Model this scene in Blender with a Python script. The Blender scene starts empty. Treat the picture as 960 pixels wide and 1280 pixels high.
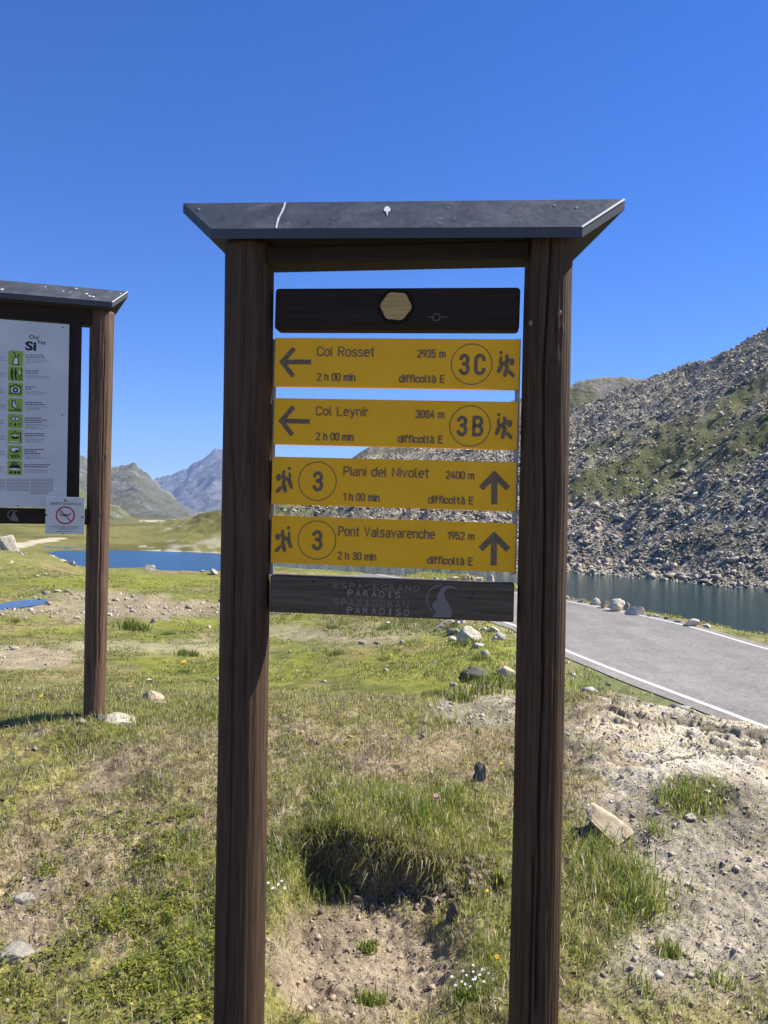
import bpy, math, random
import numpy as np
from mathutils import Vector, Matrix

random.seed(7)
rng = np.random.default_rng(7)
S = bpy.context.scene
COL = S.collection

# ------------------------------------------------------------------ camera
EYE = 1.6
F_PX = 960.0                       # focal length in pixels of a 960 x 1280 frame
ROLL = math.radians(0.95)
CR, SR = math.cos(ROLL), math.sin(ROLL)
R_ = Vector((CR, 0, SR)); U_ = Vector((-SR, 0, CR)); F_ = Vector((0, 1, 0))
cam_d = bpy.data.cameras.new('camera')
cam = bpy.data.objects.new('camera', cam_d); COL.objects.link(cam)
M = Matrix((( R_.x, U_.x, -F_.x), (R_.y, U_.y, -F_.y), (R_.z, U_.z, -F_.z))).to_4x4()
M.translation = Vector((0, 0, EYE))
cam.matrix_world = M
cam_d.sensor_fit = 'VERTICAL'; cam_d.sensor_height = 36; cam_d.lens = 36 * F_PX / 1280
cam_d.clip_start = 0.05; cam_d.clip_end = 20000
S.camera = cam

# ------------------------------------------------------------------ light
SUN_AZ = math.radians(18)          # from +X towards +Y
SUN_EL = math.radians(48)
sd = Vector((math.cos(SUN_EL) * math.cos(SUN_AZ), math.cos(SUN_EL) * math.sin(SUN_AZ), math.sin(SUN_EL)))
W = bpy.data.worlds.new('World'); S.world = W; W.use_nodes = True
nt = W.node_tree; nt.nodes.clear()
sky = nt.nodes.new('ShaderNodeTexSky'); sky.sky_type = 'NISHITA'; sky.sun_disc = False
sky.sun_elevation = SUN_EL; sky.sun_rotation = math.pi / 2 - SUN_AZ
sky.altitude = 2600; sky.air_density = 1.0; sky.dust_density = 0.0; sky.ozone_density = 6.0
bg = nt.nodes.new('ShaderNodeBackground'); bg.inputs['Strength'].default_value = 0.104
hsv = nt.nodes.new('ShaderNodeHueSaturation'); hsv.inputs['Saturation'].default_value = 1.25; hsv.inputs['Hue'].default_value = 0.514
ow = nt.nodes.new('ShaderNodeOutputWorld')
nt.links.new(sky.outputs[0], hsv.inputs['Color']); nt.links.new(hsv.outputs[0], bg.inputs['Color']); nt.links.new(bg.outputs[0], ow.inputs[0])
sl = bpy.data.lights.new('sun', 'SUN'); sl.energy = 5.0; sl.angle = math.radians(0.53); sl.color = (1.0, 0.945, 0.86)
so = bpy.data.objects.new('sun', sl); COL.objects.link(so)
so.rotation_euler = sd.to_track_quat('Z', 'Y').to_euler(); so.location = (20, 5, 30)
S.view_settings.view_transform = 'Standard'; S.view_settings.look = 'None'
S.view_settings.exposure = 0.92; S.view_settings.gamma = 1.0

# ------------------------------------------------------------------ helpers
def ray(px, py):
    return R_ * ((px - 480) / F_PX) + U_ * ((640 - py) / F_PX) + F_
def P(px, py, d):
    return Vector((0, 0, EYE)) + ray(px, py) * d
def project(x, y, z):
    x = np.asarray(x, float); zz = np.asarray(z, float) - EYE; y = np.maximum(np.asarray(y, float), 1e-3)
    u = (x * CR + zz * SR) / y; v = (-x * SR + zz * CR) / y
    return 480 + F_PX * u, 640 - F_PX * v

def put(o, parent=None, label=None, cat=None, group=None, kind=None):
    if parent is not None: o.parent = parent
    if label: o['label'] = label
    if cat: o['category'] = cat
    if group: o['group'] = group
    if kind: o['kind'] = kind
    return o
def empty(name, loc, rz=0.0, **k):
    o = bpy.data.objects.new(name, None); COL.objects.link(o)
    o.location = loc; o.rotation_euler = (0, 0, rz); o.empty_display_size = 0.2
    return put(o, **k)

def np_mesh(name, V, Fs, mat, parent=None, smooth=False, colors=None, **k):
    """V (n,3); Fs list of int arrays (m,3)/(m,4)"""
    V = np.asarray(V, np.float32)
    me = bpy.data.meshes.new(name)
    me.vertices.add(len(V)); me.vertices.foreach_set('co', V.ravel())
    Fs = [np.asarray(f, np.int32) for f in Fs if len(f)]
    loops = np.concatenate([f.ravel() for f in Fs])
    tot = np.concatenate([np.full(len(f), f.shape[1], np.int32) for f in Fs])
    start = np.concatenate([[0], np.cumsum(tot)[:-1]]).astype(np.int32)
    me.loops.add(len(loops)); me.loops.foreach_set('vertex_index', loops)
    me.polygons.add(len(tot)); me.polygons.foreach_set('loop_start', start)
    if smooth: me.polygons.foreach_set('use_smooth', np.ones(len(tot), bool))
    if colors is not None:
        ca = me.color_attributes.new('Col', 'FLOAT_COLOR', 'POINT')
        c4 = np.ones((len(V), 4), np.float32); c4[:, :colors.shape[1]] = colors
        ca.data.foreach_set('color', c4.ravel())
    me.update(calc_edges=True)
    if mat is not None: me.materials.append(mat)
    o = bpy.data.objects.new(name, me); COL.objects.link(o)
    return put(o, parent, **k)

class MB:
    """collects simple shapes into one mesh"""
    def __init__(s): s.v = []; s.f = []
    def add(s, vs, fs):
        b = len(s.v); s.v += [tuple(v) for v in vs]; s.f += [tuple(b + i for i in f) for f in fs]; return s
    def box(s, x0, x1, y0, y1, z0, z1):
        vs = [(x, y, z) for z in (z0, z1) for x, y in ((x0, y0), (x1, y0), (x1, y1), (x0, y1))]
        return s.add(vs, [(3, 2, 1, 0), (4, 5, 6, 7), (0, 1, 5, 4), (1, 2, 6, 5), (2, 3, 7, 6), (3, 0, 4, 7)])
    def build(s, name, mat, parent=None, bevel=0, smooth=False, **k):
        me = bpy.data.meshes.new(name); me.from_pydata(s.v, [], s.f); me.update()
        if mat: me.materials.append(mat)
        o = bpy.data.objects.new(name, me); COL.objects.link(o)
        if bevel:
            m = o.modifiers.new('bevel', 'BEVEL'); m.width = bevel; m.segments = 3; m.limit_method = 'ANGLE'
        if smooth:
            me.polygons.foreach_set('use_smooth', [True] * len(me.polygons))
        return put(o, parent, **k)

def disc_pts(cx, cz, r, n=32, a0=0.0, a1=2 * math.pi, ry=None):
    ry = r if ry is None else ry
    return [(cx + r * math.cos(a0 + (a1 - a0) * i / n), cz + ry * math.sin(a0 + (a1 - a0) * i / n)) for i in range(n + 1)]

# numpy value noise --------------------------------------------------
def _h(ix, iy, s):
    n = (ix.astype(np.int64) * 374761393 + iy.astype(np.int64) * 668265263 + s * 1442695041) & 0xffffffff
    n = ((n ^ (n >> 13)) * 1274126177) & 0xffffffff
    n = (n ^ (n >> 16)) & 0xffffffff
    return n.astype(np.float64) / 4294967295.0
def vnoise(x, y, s=0):
    x = np.asarray(x, float); y = np.asarray(y, float)
    ix = np.floor(x); iy = np.floor(y); fx = x - ix; fy = y - iy
    fx = fx * fx * (3 - 2 * fx); fy = fy * fy * (3 - 2 * fy)
    a = _h(ix, iy, s); b = _h(ix + 1, iy, s); c = _h(ix, iy + 1, s); d = _h(ix + 1, iy + 1, s)
    return (a * (1 - fx) + b * fx) * (1 - fy) + (c * (1 - fx) + d * fx) * fy
def fbm(x, y, o=4, s=0, g=0.5):
    t = 0; a = 1; n = 0
    for i in range(o):
        t = t + a * vnoise(x * 2 ** i + 17.3 * i, y * 2 ** i - 9.1 * i, s + i); n += a; a *= g
    return t / n
def sstep(a, b, x):
    t = np.clip((x - a) / (b - a), 0, 1); return t * t * (3 - 2 * t)

# ------------------------------------------------------------------ materials
def mat(name, col=(0.5, 0.5, 0.5), rough=0.8, spec=0.3, metal=0.0):
    m = bpy.data.materials.new(name); m.use_nodes = True
    b = m.node_tree.nodes['Principled BSDF']
    b.inputs['Base Color'].default_value = (*col, 1); b.inputs['Roughness'].default_value = rough
    b.inputs['Specular IOR Level'].default_value = spec; b.inputs['Metallic'].default_value = metal
    return m
class N:
    def __init__(s, m): s.t = m.node_tree; s.b = s.t.nodes['Principled BSDF']; s.out = s.t.nodes['Material Output']
    def n(s, typ, **k):
        x = s.t.nodes.new(typ)
        for a, v in k.items():
            if a.startswith('i_'):
                key = a[2:]; key = int(key) if key.isdigit() else key.replace('_', ' ')
                x.inputs[key].default_value = v
            else: setattr(x, a, v)
        return x
    def l(s, a, b): s.t.links.new(a, b)
    def coords(s, scale=(1, 1, 1), kind='Object'):
        tc = s.n('ShaderNodeTexCoord'); mp = s.n('ShaderNodeMapping'); mp.inputs['Scale'].default_value = scale
        s.l(tc.outputs[kind], mp.inputs[0]); return mp.outputs[0]
    def noise(s, vec, scale, detail=4, rough=0.55, dist=0.0):
        x = s.n('ShaderNodeTexNoise'); x.inputs['Scale'].default_value = scale; x.inputs['Detail'].default_value = detail
        x.inputs['Roughness'].default_value = rough; x.inputs['Distortion'].default_value = dist
        s.l(vec, x.inputs['Vector']); return x.outputs['Fac']
    def vor(s, vec, scale, feat='F1', out='Distance'):
        x = s.n('ShaderNodeTexVoronoi'); x.feature = feat; x.inputs['Scale'].default_value = scale
        s.l(vec, x.inputs['Vector']); return x.outputs[out]
    def ramp(s, fac, stops):
        x = s.n('ShaderNodeValToRGB'); e = x.color_ramp.elements
        while len(e) < len(stops): e.new(0.5)
        for i, (p, c) in enumerate(stops):
            e[i].position = p; e[i].color = (*c, 1) if len(c) == 3 else c
        s.l(fac, x.inputs[0]); return x.outputs[0]
    def mix(s, f, a, b, mode='MIX'):
        x = s.n('ShaderNodeMix', data_type='RGBA', blend_type=mode)
        for v, i in ((f, 0), (a, 6), (b, 7)):
            if hasattr(v, 'is_linked') or hasattr(v, 'links'): s.l(v, x.inputs[i])
            else: x.inputs[i].default_value = v if i == 0 else (*v, 1)
        return x.outputs[2]
    def math(s, op, a, b=0.5):
        x = s.n('ShaderNodeMath', operation=op)
        for v, i in ((a, 0), (b, 1)):
            if hasattr(v, 'links'): s.l(v, x.inputs[i])
            else: x.inputs[i].default_value = v
        return x.outputs[0]
    def bump(s, h, strength=0.4, dist=0.01, normal=None):
        x = s.n('ShaderNodeBump'); x.inputs['Strength'].default_value = strength; x.inputs['Distance'].default_value = dist
        s.l(h, x.inputs['Height'])
        if normal is not None: s.l(normal, x.inputs['Normal'])
        s.l(x.outputs[0], s.b.inputs['Normal']); return x.outputs[0]
G = lambda v: (v, v, v)

def wood_mat(name, axis, dark, light, sc=1.0):
    """weathered stained timber, grain running along local axis (0, 1, 2)"""
    m = mat(name, rough=0.75, spec=0.25); n = N(m)
    scl = [26, 26, 26]; scl[axis] = 1.3
    v = n.coords(tuple(c * sc for c in scl))
    g1 = n.noise(v, 1.6, 6, 0.65, 1.2)
    scl2 = [110, 110, 110]; scl2[axis] = 3.0
    g2 = n.noise(n.coords(tuple(c * sc for c in scl2)), 1.5, 3, 0.6, 0.4)
    blot = n.noise(n.coords((3, 3, 3)), 1.3, 3)
    c = n.ramp(g1, [(0.3, dark), (0.5, tuple((a + b) / 2 for a, b in zip(dark, light))), (0.72, light)])
    c = n.mix(n.math('MULTIPLY', n.ramp(g2, [(0.40, G(1)), (0.56, G(0))]), 0.4), c, tuple(a * 0.45 for a in dark))
    c = n.mix(n.ramp(blot, [(0.35, G(0.0)), (0.75, G(0.45))]), c, tuple(a * 0.75 for a in light))
    n.l(c, n.b.inputs['Base Color'])
    n.bump(n.math('ADD', g1, n.math('MULTIPLY', g2, 0.6)), 0.55, 0.006)
    return m
m_post = wood_mat('post_wood', 2, (0.030, 0.018, 0.011), (0.120, 0.074, 0.044))
m_post2 = wood_mat('board_post_wood', 2, (0.045, 0.026, 0.016), (0.20, 0.125, 0.078))
m_beam = wood_mat('beam_wood', 0, (0.014, 0.009, 0.006), (0.042, 0.026, 0.017))
m_rail = wood_mat('rail_wood', 0, (0.058, 0.043, 0.029), (0.18, 0.14, 0.10))
m_batten = wood_mat('batten_wood', 2, (0.012, 0.009, 0.008), (0.035, 0.024, 0.018))

def roof_mat():
    m = mat('roof_sheet', rough=0.5, spec=0.5); n = N(m)
    v = n.coords((1, 1, 1)); a = n.noise(v, 9, 6, 0.6, 0.6); b = n.noise(v, 60, 4, 0.6)
    c = n.ramp(a, [(0.3, (0.045, 0.052, 0.058)), (0.55, (0.085, 0.092, 0.096)), (0.75, (0.15, 0.155, 0.155))])
    sp = n.ramp(n.noise(n.coords((1, 1, 1)), 30, 2), [(0.70, G(0)), (0.78, G(0.5))])
    c = n.mix(sp, c, (0.34, 0.34, 0.32)); n.l(c, n.b.inputs['Base Color'])
    n.l(n.ramp(b, [(0.3, G(0.38)), (0.7, G(0.62))]), n.b.inputs['Roughness']); n.bump(a, 0.25, 0.01); return m
m_roof = roof_mat()
m_edge = mat('roof_edge_sheet', (0.05, 0.055, 0.058), 0.5, 0.5)
m_edgel = mat('edge_highlight', (0.55, 0.55, 0.52), 0.5, 0.5)  # pale colour standing for the highlight on the roof rake
m_drop = mat('bird_dropping', (0.75, 0.74, 0.7), 0.8)
m_steel = mat('galvanised_steel', (0.38, 0.39, 0.40), 0.5, 0.5, 0.5)
m_bolt = mat('bolt_metal', (0.25, 0.2, 0.15), 0.6, 0.5, 0.6)

def plate_mat():
    m = mat('yellow_plate', rough=0.6, spec=0.35); n = N(m)
    v = n.coords((1, 1, 1)); a = n.noise(v, 7, 5); b = n.noise(n.coords((2, 2, 40)), 8, 3)
    c = n.ramp(a, [(0.3, (0.88, 0.44, 0.006)), (0.7, (0.96, 0.51, 0.008))])
    c = n.mix(n.ramp(b, [(0.62, G(0)), (0.8, G(0.25))]), c, (0.62, 0.42, 0.06))
    n.l(c, n.b.inputs['Base Color']); n.bump(a, 0.1, 0.003); return m
m_plate = plate_mat()
def ink_mat():
    m = mat('routed_lettering', rough=0.8); n = N(m)
    a = n.noise(n.coords((1, 1, 1)), 120, 3)
    n.l(n.ramp(a, [(0.35, (0.14, 0.095, 0.06)), (0.7, (0.24, 0.18, 0.125))]), n.b.inputs['Base Color']); return m
m_ink = ink_mat()
m_faded = mat('faded_white_print', (0.26, 0.24, 0.22), 0.85)
m_fadedd = mat('faint_white_print', (0.18, 0.165, 0.145), 0.85)
def rock_mat(name, cols, sc=6.0, lich=0.25, bumpd=0.03, attr=False, coord='Object'):
    m = mat(name, rough=0.88, spec=0.2); n = N(m)
    v = n.coords((1, 1, 1), coord)
    a = n.noise(v, sc, 8, 0.65, 0.5); b = n.noise(v, sc * 7, 5, 0.7)
    k = len(cols); c = n.ramp(a, [(0.28 + 0.44 * i / (k - 1), cols[i]) for i in range(k)])
    if attr:
        at = n.n('ShaderNodeAttribute', attribute_name='Col'); c = n.mix(1.0, c, at.outputs['Color'], 'MULTIPLY')
    c = n.mix(n.math('MULTIPLY', n.ramp(b, [(0.5, G(0)), (0.68, G(1))]), lich), c, (0.06, 0.06, 0.05))
    cr = n.ramp(n.vor(v, sc * 1.3, 'DISTANCE_TO_EDGE'), [(0.0, G(0.45 if name != 'beige_rock' else 0.12)), (0.035, G(0))])
    c = n.mix(cr, c, (0.10, 0.085, 0.07))
    c = n.mix(1.0, c, (1.0, 0.94, 0.80), 'MULTIPLY')
    n.l(c, n.b.inputs['Base Color'])
    n.bump(n.math('ADD', a, n.math('MULTIPLY', b, 0.35)), 0.7, bumpd); return m
m_white_rock = rock_mat('pale_rock', [(0.42, 0.39, 0.34), (0.58, 0.55, 0.5), (0.68, 0.66, 0.62)], 3.0, 0.35)
m_grey_rock = rock_mat('grey_rock', [(0.20, 0.20, 0.19), (0.33, 0.32, 0.30), (0.46, 0.44, 0.40)], 3.0, 0.4)
m_beige_rock = rock_mat('beige_rock', [(0.40, 0.31, 0.20), (0.56, 0.48, 0.36), (0.66, 0.60, 0.50)], 8.0, 0.4, 0.01)
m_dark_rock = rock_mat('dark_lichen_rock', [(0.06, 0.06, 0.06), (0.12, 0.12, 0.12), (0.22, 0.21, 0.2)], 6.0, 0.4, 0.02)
m_talus = rock_mat('talus_rock', [(0.25, 0.225, 0.185), (0.37, 0.34, 0.29), (0.52, 0.485, 0.42)], 0.9, 0.35, 0.05, attr=True)

def ground_mat():
    m = mat('ground_cover', rough=0.95, spec=0.1); n = N(m)
    at = n.n('ShaderNodeAttribute', attribute_name='Col')
    v = n.coords((1, 1, 1))
    a = n.noise(v, 55, 5, 0.7); b = n.noise(v, 3.2, 6, 0.7); c3 = n.noise(v, 0.35, 6, 0.7)
    c = n.mix(1.0, at.outputs['Color'], n.ramp(a, [(0.3, G(0.55)), (0.5, G(1.0)), (0.72, G(1.5))]), 'MULTIPLY')
    c = n.mix(1.0, c, n.ramp(b, [(0.3, G(0.55)), (0.5, G(1.0)), (0.72, G(1.4))]), 'MULTIPLY')
    c = n.mix(1.0, c, n.ramp(c3, [(0.3, G(0.8)), (0.7, G(1.2))]), 'MULTIPLY')
    ve = n.vor(v, 1.5, 'DISTANCE_TO_EDGE'); vc = n.vor(v, 1.5, 'F1', 'Color')
    sc_ = n.mix(1.0, c, n.ramp(ve, [(0.0, G(0.15)), (0.12, G(0.9)), (0.3, G(1.1))]), 'MULTIPLY')
    bw = n.n('ShaderNodeRGBToBW'); n.l(vc, bw.inputs[0]); sc_ = n.mix(1.0, sc_, n.ramp(bw.outputs[0], [(0.2, G(0.5)), (0.8, G(1.6))]), 'MULTIPLY')
    c = n.mix(at.outputs['Alpha'], c, sc_)
    c = n.mix(1.0, c, (1.0, 0.95, 0.80), 'MULTIPLY')
    n.l(c, n.b.inputs['Base Color'])
    n.bump(n.math('ADD', n.math('MULTIPLY', a, 0.35), b), 0.8, 0.03); return m
m_ground = ground_mat()
def leaf_mat(name, trans=0.52):
    m = mat(name, rough=0.6, spec=0.25); n = N(m)
    at = n.n('ShaderNodeAttribute', attribute_name='Col'); n.l(at.outputs['Color'], n.b.inputs['Base Color'])
    tr = n.n('ShaderNodeBsdfTranslucent'); n.l(at.outputs['Color'], tr.inputs[0])
    mx = n.n('ShaderNodeMixShader'); mx.inputs[0].default_value = trans
    n.l(n.b.outputs[0], mx.inputs[1]); n.l(tr.outputs[0], mx.inputs[2]); n.l(mx.outputs[0], n.out.inputs[0]); return m
m_grass = leaf_mat('grass_blade')
def pebble_mat():
    m = mat('pebble', rough=0.9, spec=0.15); n = N(m)
    at = n.n('ShaderNodeAttribute', attribute_name='Col'); n.l(at.outputs['Color'], n.b.inputs['Base Color']); return m
m_pebble = pebble_mat()
def asphalt_mat():
    m = mat('pale_asphalt', rough=0.9, spec=0.2); n = N(m); v = n.coords((1, 1, 1))
    a = n.noise(v, 16, 6, 0.85); b = n.noise(v, 1.2, 5, 0.6); s = n.noise(n.coords((0.9, 0.15, 1)), 1.2, 4)
    c = n.ramp(a, [(0.3, (0.155, 0.145, 0.125)), (0.5, (0.235, 0.223, 0.198)), (0.7, (0.34, 0.32, 0.285))])
    c = n.mix(1.0, c, n.ramp(b, [(0.3, G(0.88)), (0.7, G(1.1))]), 'MULTIPLY')
    c = n.mix(1.0, c, n.ramp(s, [(0.35, G(0.88)), (0.65, G(1.06))]), 'MULTIPLY')
    sp_ = n.noise(v, 7.0, 3, 0.9); c = n.mix(1.0, c, n.ramp(sp_, [(0.3, G(0.86)), (0.7, G(1.14))]), 'MULTIPLY')
    pt = n.noise(n.coords((0.5, 0.2, 1)), 1.0, 1); c = n.mix(n.ramp(pt, [(0.60, G(0)), (0.61, G(0.22))]), c, (0.12, 0.115, 0.105))
    ck = n.vor(n.coords((1, 1, 1)), 0.45, 'DISTANCE_TO_EDGE'); c = n.mix(n.math('MULTIPLY', n.ramp(ck, [(0.0, G(0.5)), (0.006, G(0))]), n.ramp(b, [(0.45, G(0)), (0.6, G(1))])), c, (0.08, 0.075, 0.07))
    n.l(c, n.b.inputs['Base Color']); n.bump(a, 0.5, 0.01); return m
m_asphalt = asphalt_mat()
def line_mat():
    m = mat('road_paint', rough=0.8); n = N(m); v = n.coords((1, 1, 1)); a = n.noise(v, 25, 5, 0.7)
    n.l(n.ramp(a, [(0.32, (0.30, 0.285, 0.25)), (0.45, (0.55, 0.53, 0.46)), (0.7, (0.66, 0.64, 0.56))]), n.b.inputs['Base Color']); return m
m_line = line_mat()
def water_mat(name, deep, bs, bd, sc, rough=0.06):
    m = mat(name, deep, rough, 0.5); n = N(m); n.b.inputs['IOR'].default_value = 1.33
    a = n.noise(n.coords((sc, sc * 1.6, 1)), 1.0, 4, 0.6)
    n.bump(a, bs, bd); return m
m_lake = water_mat('lake_water', (0.004, 0.036, 0.044), 0.35, 0.12, 1.1, 0.10)
m_puddle = water_mat('puddle_water', (0.02, 0.03, 0.03), 0.1, 0.01, 2)

# ------------------------------------------------------------------ terrain height
def yh(px): return 640 + (px - 480) * math.tan(ROLL)
def Y(px, d, y): return EYE - d * (y - yh(px)) / F_PX
LAKE = -5.4
C = {}
def col(px, *rows):
    out = []
    for d, v in rows:
        z = Y(px, d, v[0]) if isinstance(v, tuple) else v
        out.append((d, z))
    C[px] = out
near = [(0.5, 0.0), (2.0, -0.03), (3.0, 0.0), (3.6, 0.07), (4.4, 0.15), (5.1, 0.21), (5.9, 0.18)]
far_end = [(600, -6.5), (7000, -10)]
col(-480, *near, (8, -.2), (14, -.8), (30, -1.0), (60, 0.5), (140, 4), (300, 12), (600, 10), (7000, 0))
col(-200, *near, (8, -.3), (14, -1.3), (30, -2.2), (60, -2.5), (120, -3), (220, 1), (400, 10), (600, 2), (7000, -10))
col(0, *near, (8, -.4), (12, (850,)), (18, (815,)), (26, (777,)), (33, (756,)), (42, (737,)), (55, (716,)), (70, (690,)), (85, (684,)), (100, -4.6), (150, -5.3), (260, -4.2), *far_end)
col(60, *near, (8, -.4), (12, (850,)), (18, (815,)), (26, (777,)), (33, (756,)), (42, (738,)), (55, (718,)), (72, (698,)), (82, (690,)), (98, -5.2), (150, -5.3), (260, -4.6), *far_end)
col(100, *near, (8, -.4), (12, (850,)), (18, (817,)), (26, (779,)), (33, (757,)), (42, (740,)), (55, (722,)), (70, (713,)), (82, (710,)), (92, -5.5), (97, -6.3), (118, -6.3), (124, -5.3), (180, -5.0), (260, -4.4), *far_end)
col(180, *near, (8, -.4), (12, (852,)), (18, (820,)), (26, (783,)), (33, (760,)), (42, (743,)), (55, (727,)), (70, (716,)), (82, (711,)), (91, -5.5), (97, -6.5), (118, -6.5), (125, -5.35), (150, -5.0), (200, -4.6), (260, -4.5), *far_end)
col(225, *near, (8, -.4), (12, (853,)), (18, (822,)), (26, (786,)), (33, (763,)), (42, (745,)), (55, (729,)), (70, (718,)), (80, (714,)), (89, -5.5), (95, -6.5), (116, -6.5), (123, -5.35), (140, -4.4), (175, -2.2), (230, -2.5), *far_end)
col(277, *near, (8, -.4), (12, (856,)), (18, (826,)), (26, (790,)), (33, (767,)), (42, (747,)), (55, (731,)), (70, (720,)), (79, (716,)), (88, -5.5), (94, -6.5), (115, -6.5), (121, -5.35), (135, -4.0), (180, 0.0), (230, -0.2), *far_end)
col(340, *near, (8, -.4), (12, -1.3), (16, -1.8), (22, -2.2), (32, -2.6), (45, -3.0), (60, -3.6), (82, -4.3), (92, -6.5), (112, -6.5), (118, -5.35), (140, -1.5), (190, 6.7), (230, 6.5), *far_end)
col(455, *near, (8, -.4), (12, -1.25), (16, -1.65), (22, -1.95), (28, -1.9), (45, -2.1), (60, -3.1), (80, -4.9), (92, -6.5), (103, -6.0), (108, -5.35), (140, 3.0), (190, 14.5), (230, 15), (300, 10), *far_end)
col(540, *near, (8, -.3), (12, -1.15), (16, -1.5), (22, -1.75), (28, -1.6), (42, -1.6), (52, -3.5), (64, -6.3), (95, -6.3), (101, -5.3), (140, 6.5), (190, 17.5), (240, 17), (300, 12), *far_end)
col(600, *near, (7.5, -.1), (10, -0.75), (13, -1.1), (16, -1.3), (21, -1.55), (26, -1.45), (40, -1.5), (44, -3.0), (54, -6.2), (92, -6.2), (98, -5.3), (140, 8.8), (190, 20.5), (240, 19), (300, 14), *far_end)
col(660, *near, (7, 0.0), (10, -0.8), (13, -1.2), (18, -1.42), (34, -1.42), (38, -3.0), (46, -6.2), (90, -6.2), (97, -5.3), (140, 11), (195, 25.5), (240, 23), (300, 16), *far_end)
col(705, *near, (6.3, 0.12), (8, -.45), (11, (868,)), (14.5, -1.42), (27.5, -1.42), (30, -2.6), (37, -6.2), (88, -6.2), (96, -5.3), (140, 13), (195, 27.5), (240, 26), (300, 18), *far_end)
col(780, *near, (6.0, 0.14), (8, -.6), (10.5, -1.15), (13, -1.42), (24.5, -1.42), (27, -2.7), (34, -6.2), (84, -6.2), (92, -5.3), (140, 17.5), (190, 34), (240, 32), (300, 22), *far_end)
col(860, *near[:-1], (5.6, 0.16), (7, -.35), (9, -1.25), (11, -1.42), (22.5, -1.42), (25, -2.7), (32, -6.2), (79, -6.2), (86, -5.3), (130, 18.5), (185, 38), (240, 36), (300, 25), *far_end)
col(960, *near[:-2], (4.9, 0.18), (5.6, -.1), (7.5, -1.2), (9, -1.42), (19.8, -1.42), (23, -2.9), (30, -6.2), (71, -6.2), (77, -5.3), (120, 20), (165, 43.0), (220, 46), (300, 32), *far_end)
col(1160, *near[:-2], (4.9, 0.1), (6, -.4), (7.5, -1.3), (18, -1.45), (22, -3), (28, -6.2), (64, -6.2), (70, -5.3), (110, 24), (150, 56), (220, 66), (400, 45), (7000, -10))
col(1440, *near[:-2], (5, 0.0), (9, -1.3), (18, -1.45), (22, -3), (28, -6.2), (50, -6.2), (56, -5.3), (90, 20), (140, 50), (220, 60), (400, 40), (7000, 0))
LG = np.linspace(math.log(0.5), math.log(7000), 1300)
PG = np.arange(-480, 1441, 8.0)
_k = sorted(C)
tab = np.array([np.interp(LG, [math.log(d) for d, z in C[k]], [z for d, z in C[k]]) for k in _k])
TAB = np.array([[0.0]])
TAB = np.stack([np.interp(PG, _k, tab[:, j]) for j in range(len(LG))], axis=1)
def gsm(A, sg, ax):
    r = int(3 * sg); w = np.exp(-0.5 * (np.arange(-r, r + 1) / sg) ** 2); w /= w.sum()
    pad = [(0, 0), (0, 0)]; pad[ax] = (r, r); B = np.pad(A, pad, mode='edge'); out = 0
    for i, wi in enumerate(w):
        sl_ = [slice(None), slice(None)]; sl_[ax] = slice(i, i + A.shape[ax]); out = out + wi * B[tuple(sl_)]
    return out
TAB = gsm(gsm(TAB, 2.5, 1), 1.6, 0)

# road centre line (x, y) and half width
RD = np.array([(11.2, -14), (10.8, -6), (10.3, 0), (9.3, 5.5), (8.1, 10.6), (6.55, 16.8), (6.0, 20.8), (4.75, 24.5), (2.95, 28), (.3, 31.6), (-2.3, 35.5), (-3.6, 40), (-4.0, 45), (-3.6, 52), (-2.6, 60), (-1.2, 70)], float)
def catmull(Pn, n):
    out = []
    Q = np.vstack([2 * Pn[0] - Pn[1], Pn, 2 * Pn[-1] - Pn[-2]])
    for i in range(1, len(Q) - 2):
        for k in range(n):
            t = k / n
            out.append(0.5 * ((2 * Q[i]) + (-Q[i - 1] + Q[i + 1]) * t + (2 * Q[i - 1] - 5 * Q[i] + 4 * Q[i + 1] - Q[i + 2]) * t * t + (-Q[i - 1] + 3 * Q[i] - 3 * Q[i + 1] + Q[i + 2]) * t ** 3))
    out.append(Q[-2]); return np.array(out)
RC = catmull(RD, 10)
def road_z(y): return -1.40 - 0.088 * np.maximum(np.asarray(y, float) - 36, 0)
HWID = 2.75
def road_dist(x, y):
    x = np.asarray(x, float).ravel(); y = np.asarray(y, float).ravel(); best = np.full(x.shape, 1e9)
    m = (np.abs(x) < 30) & (y < 90) & (y > -30)
    xs = x[m]; ys = y[m]; b = np.full(xs.shape, 1e9)
    for i in range(len(RC) - 1):
        a = RC[i]; e = RC[i + 1] - a; L = (e @ e)
        t = np.clip(((xs - a[0]) * e[0] + (ys - a[1]) * e[1]) / L, 0, 1)
        b = np.minimum(b, (xs - a[0] - t * e[0]) ** 2 + (ys - a[1] - t * e[1]) ** 2)
    best[m] = np.sqrt(b); return best

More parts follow.
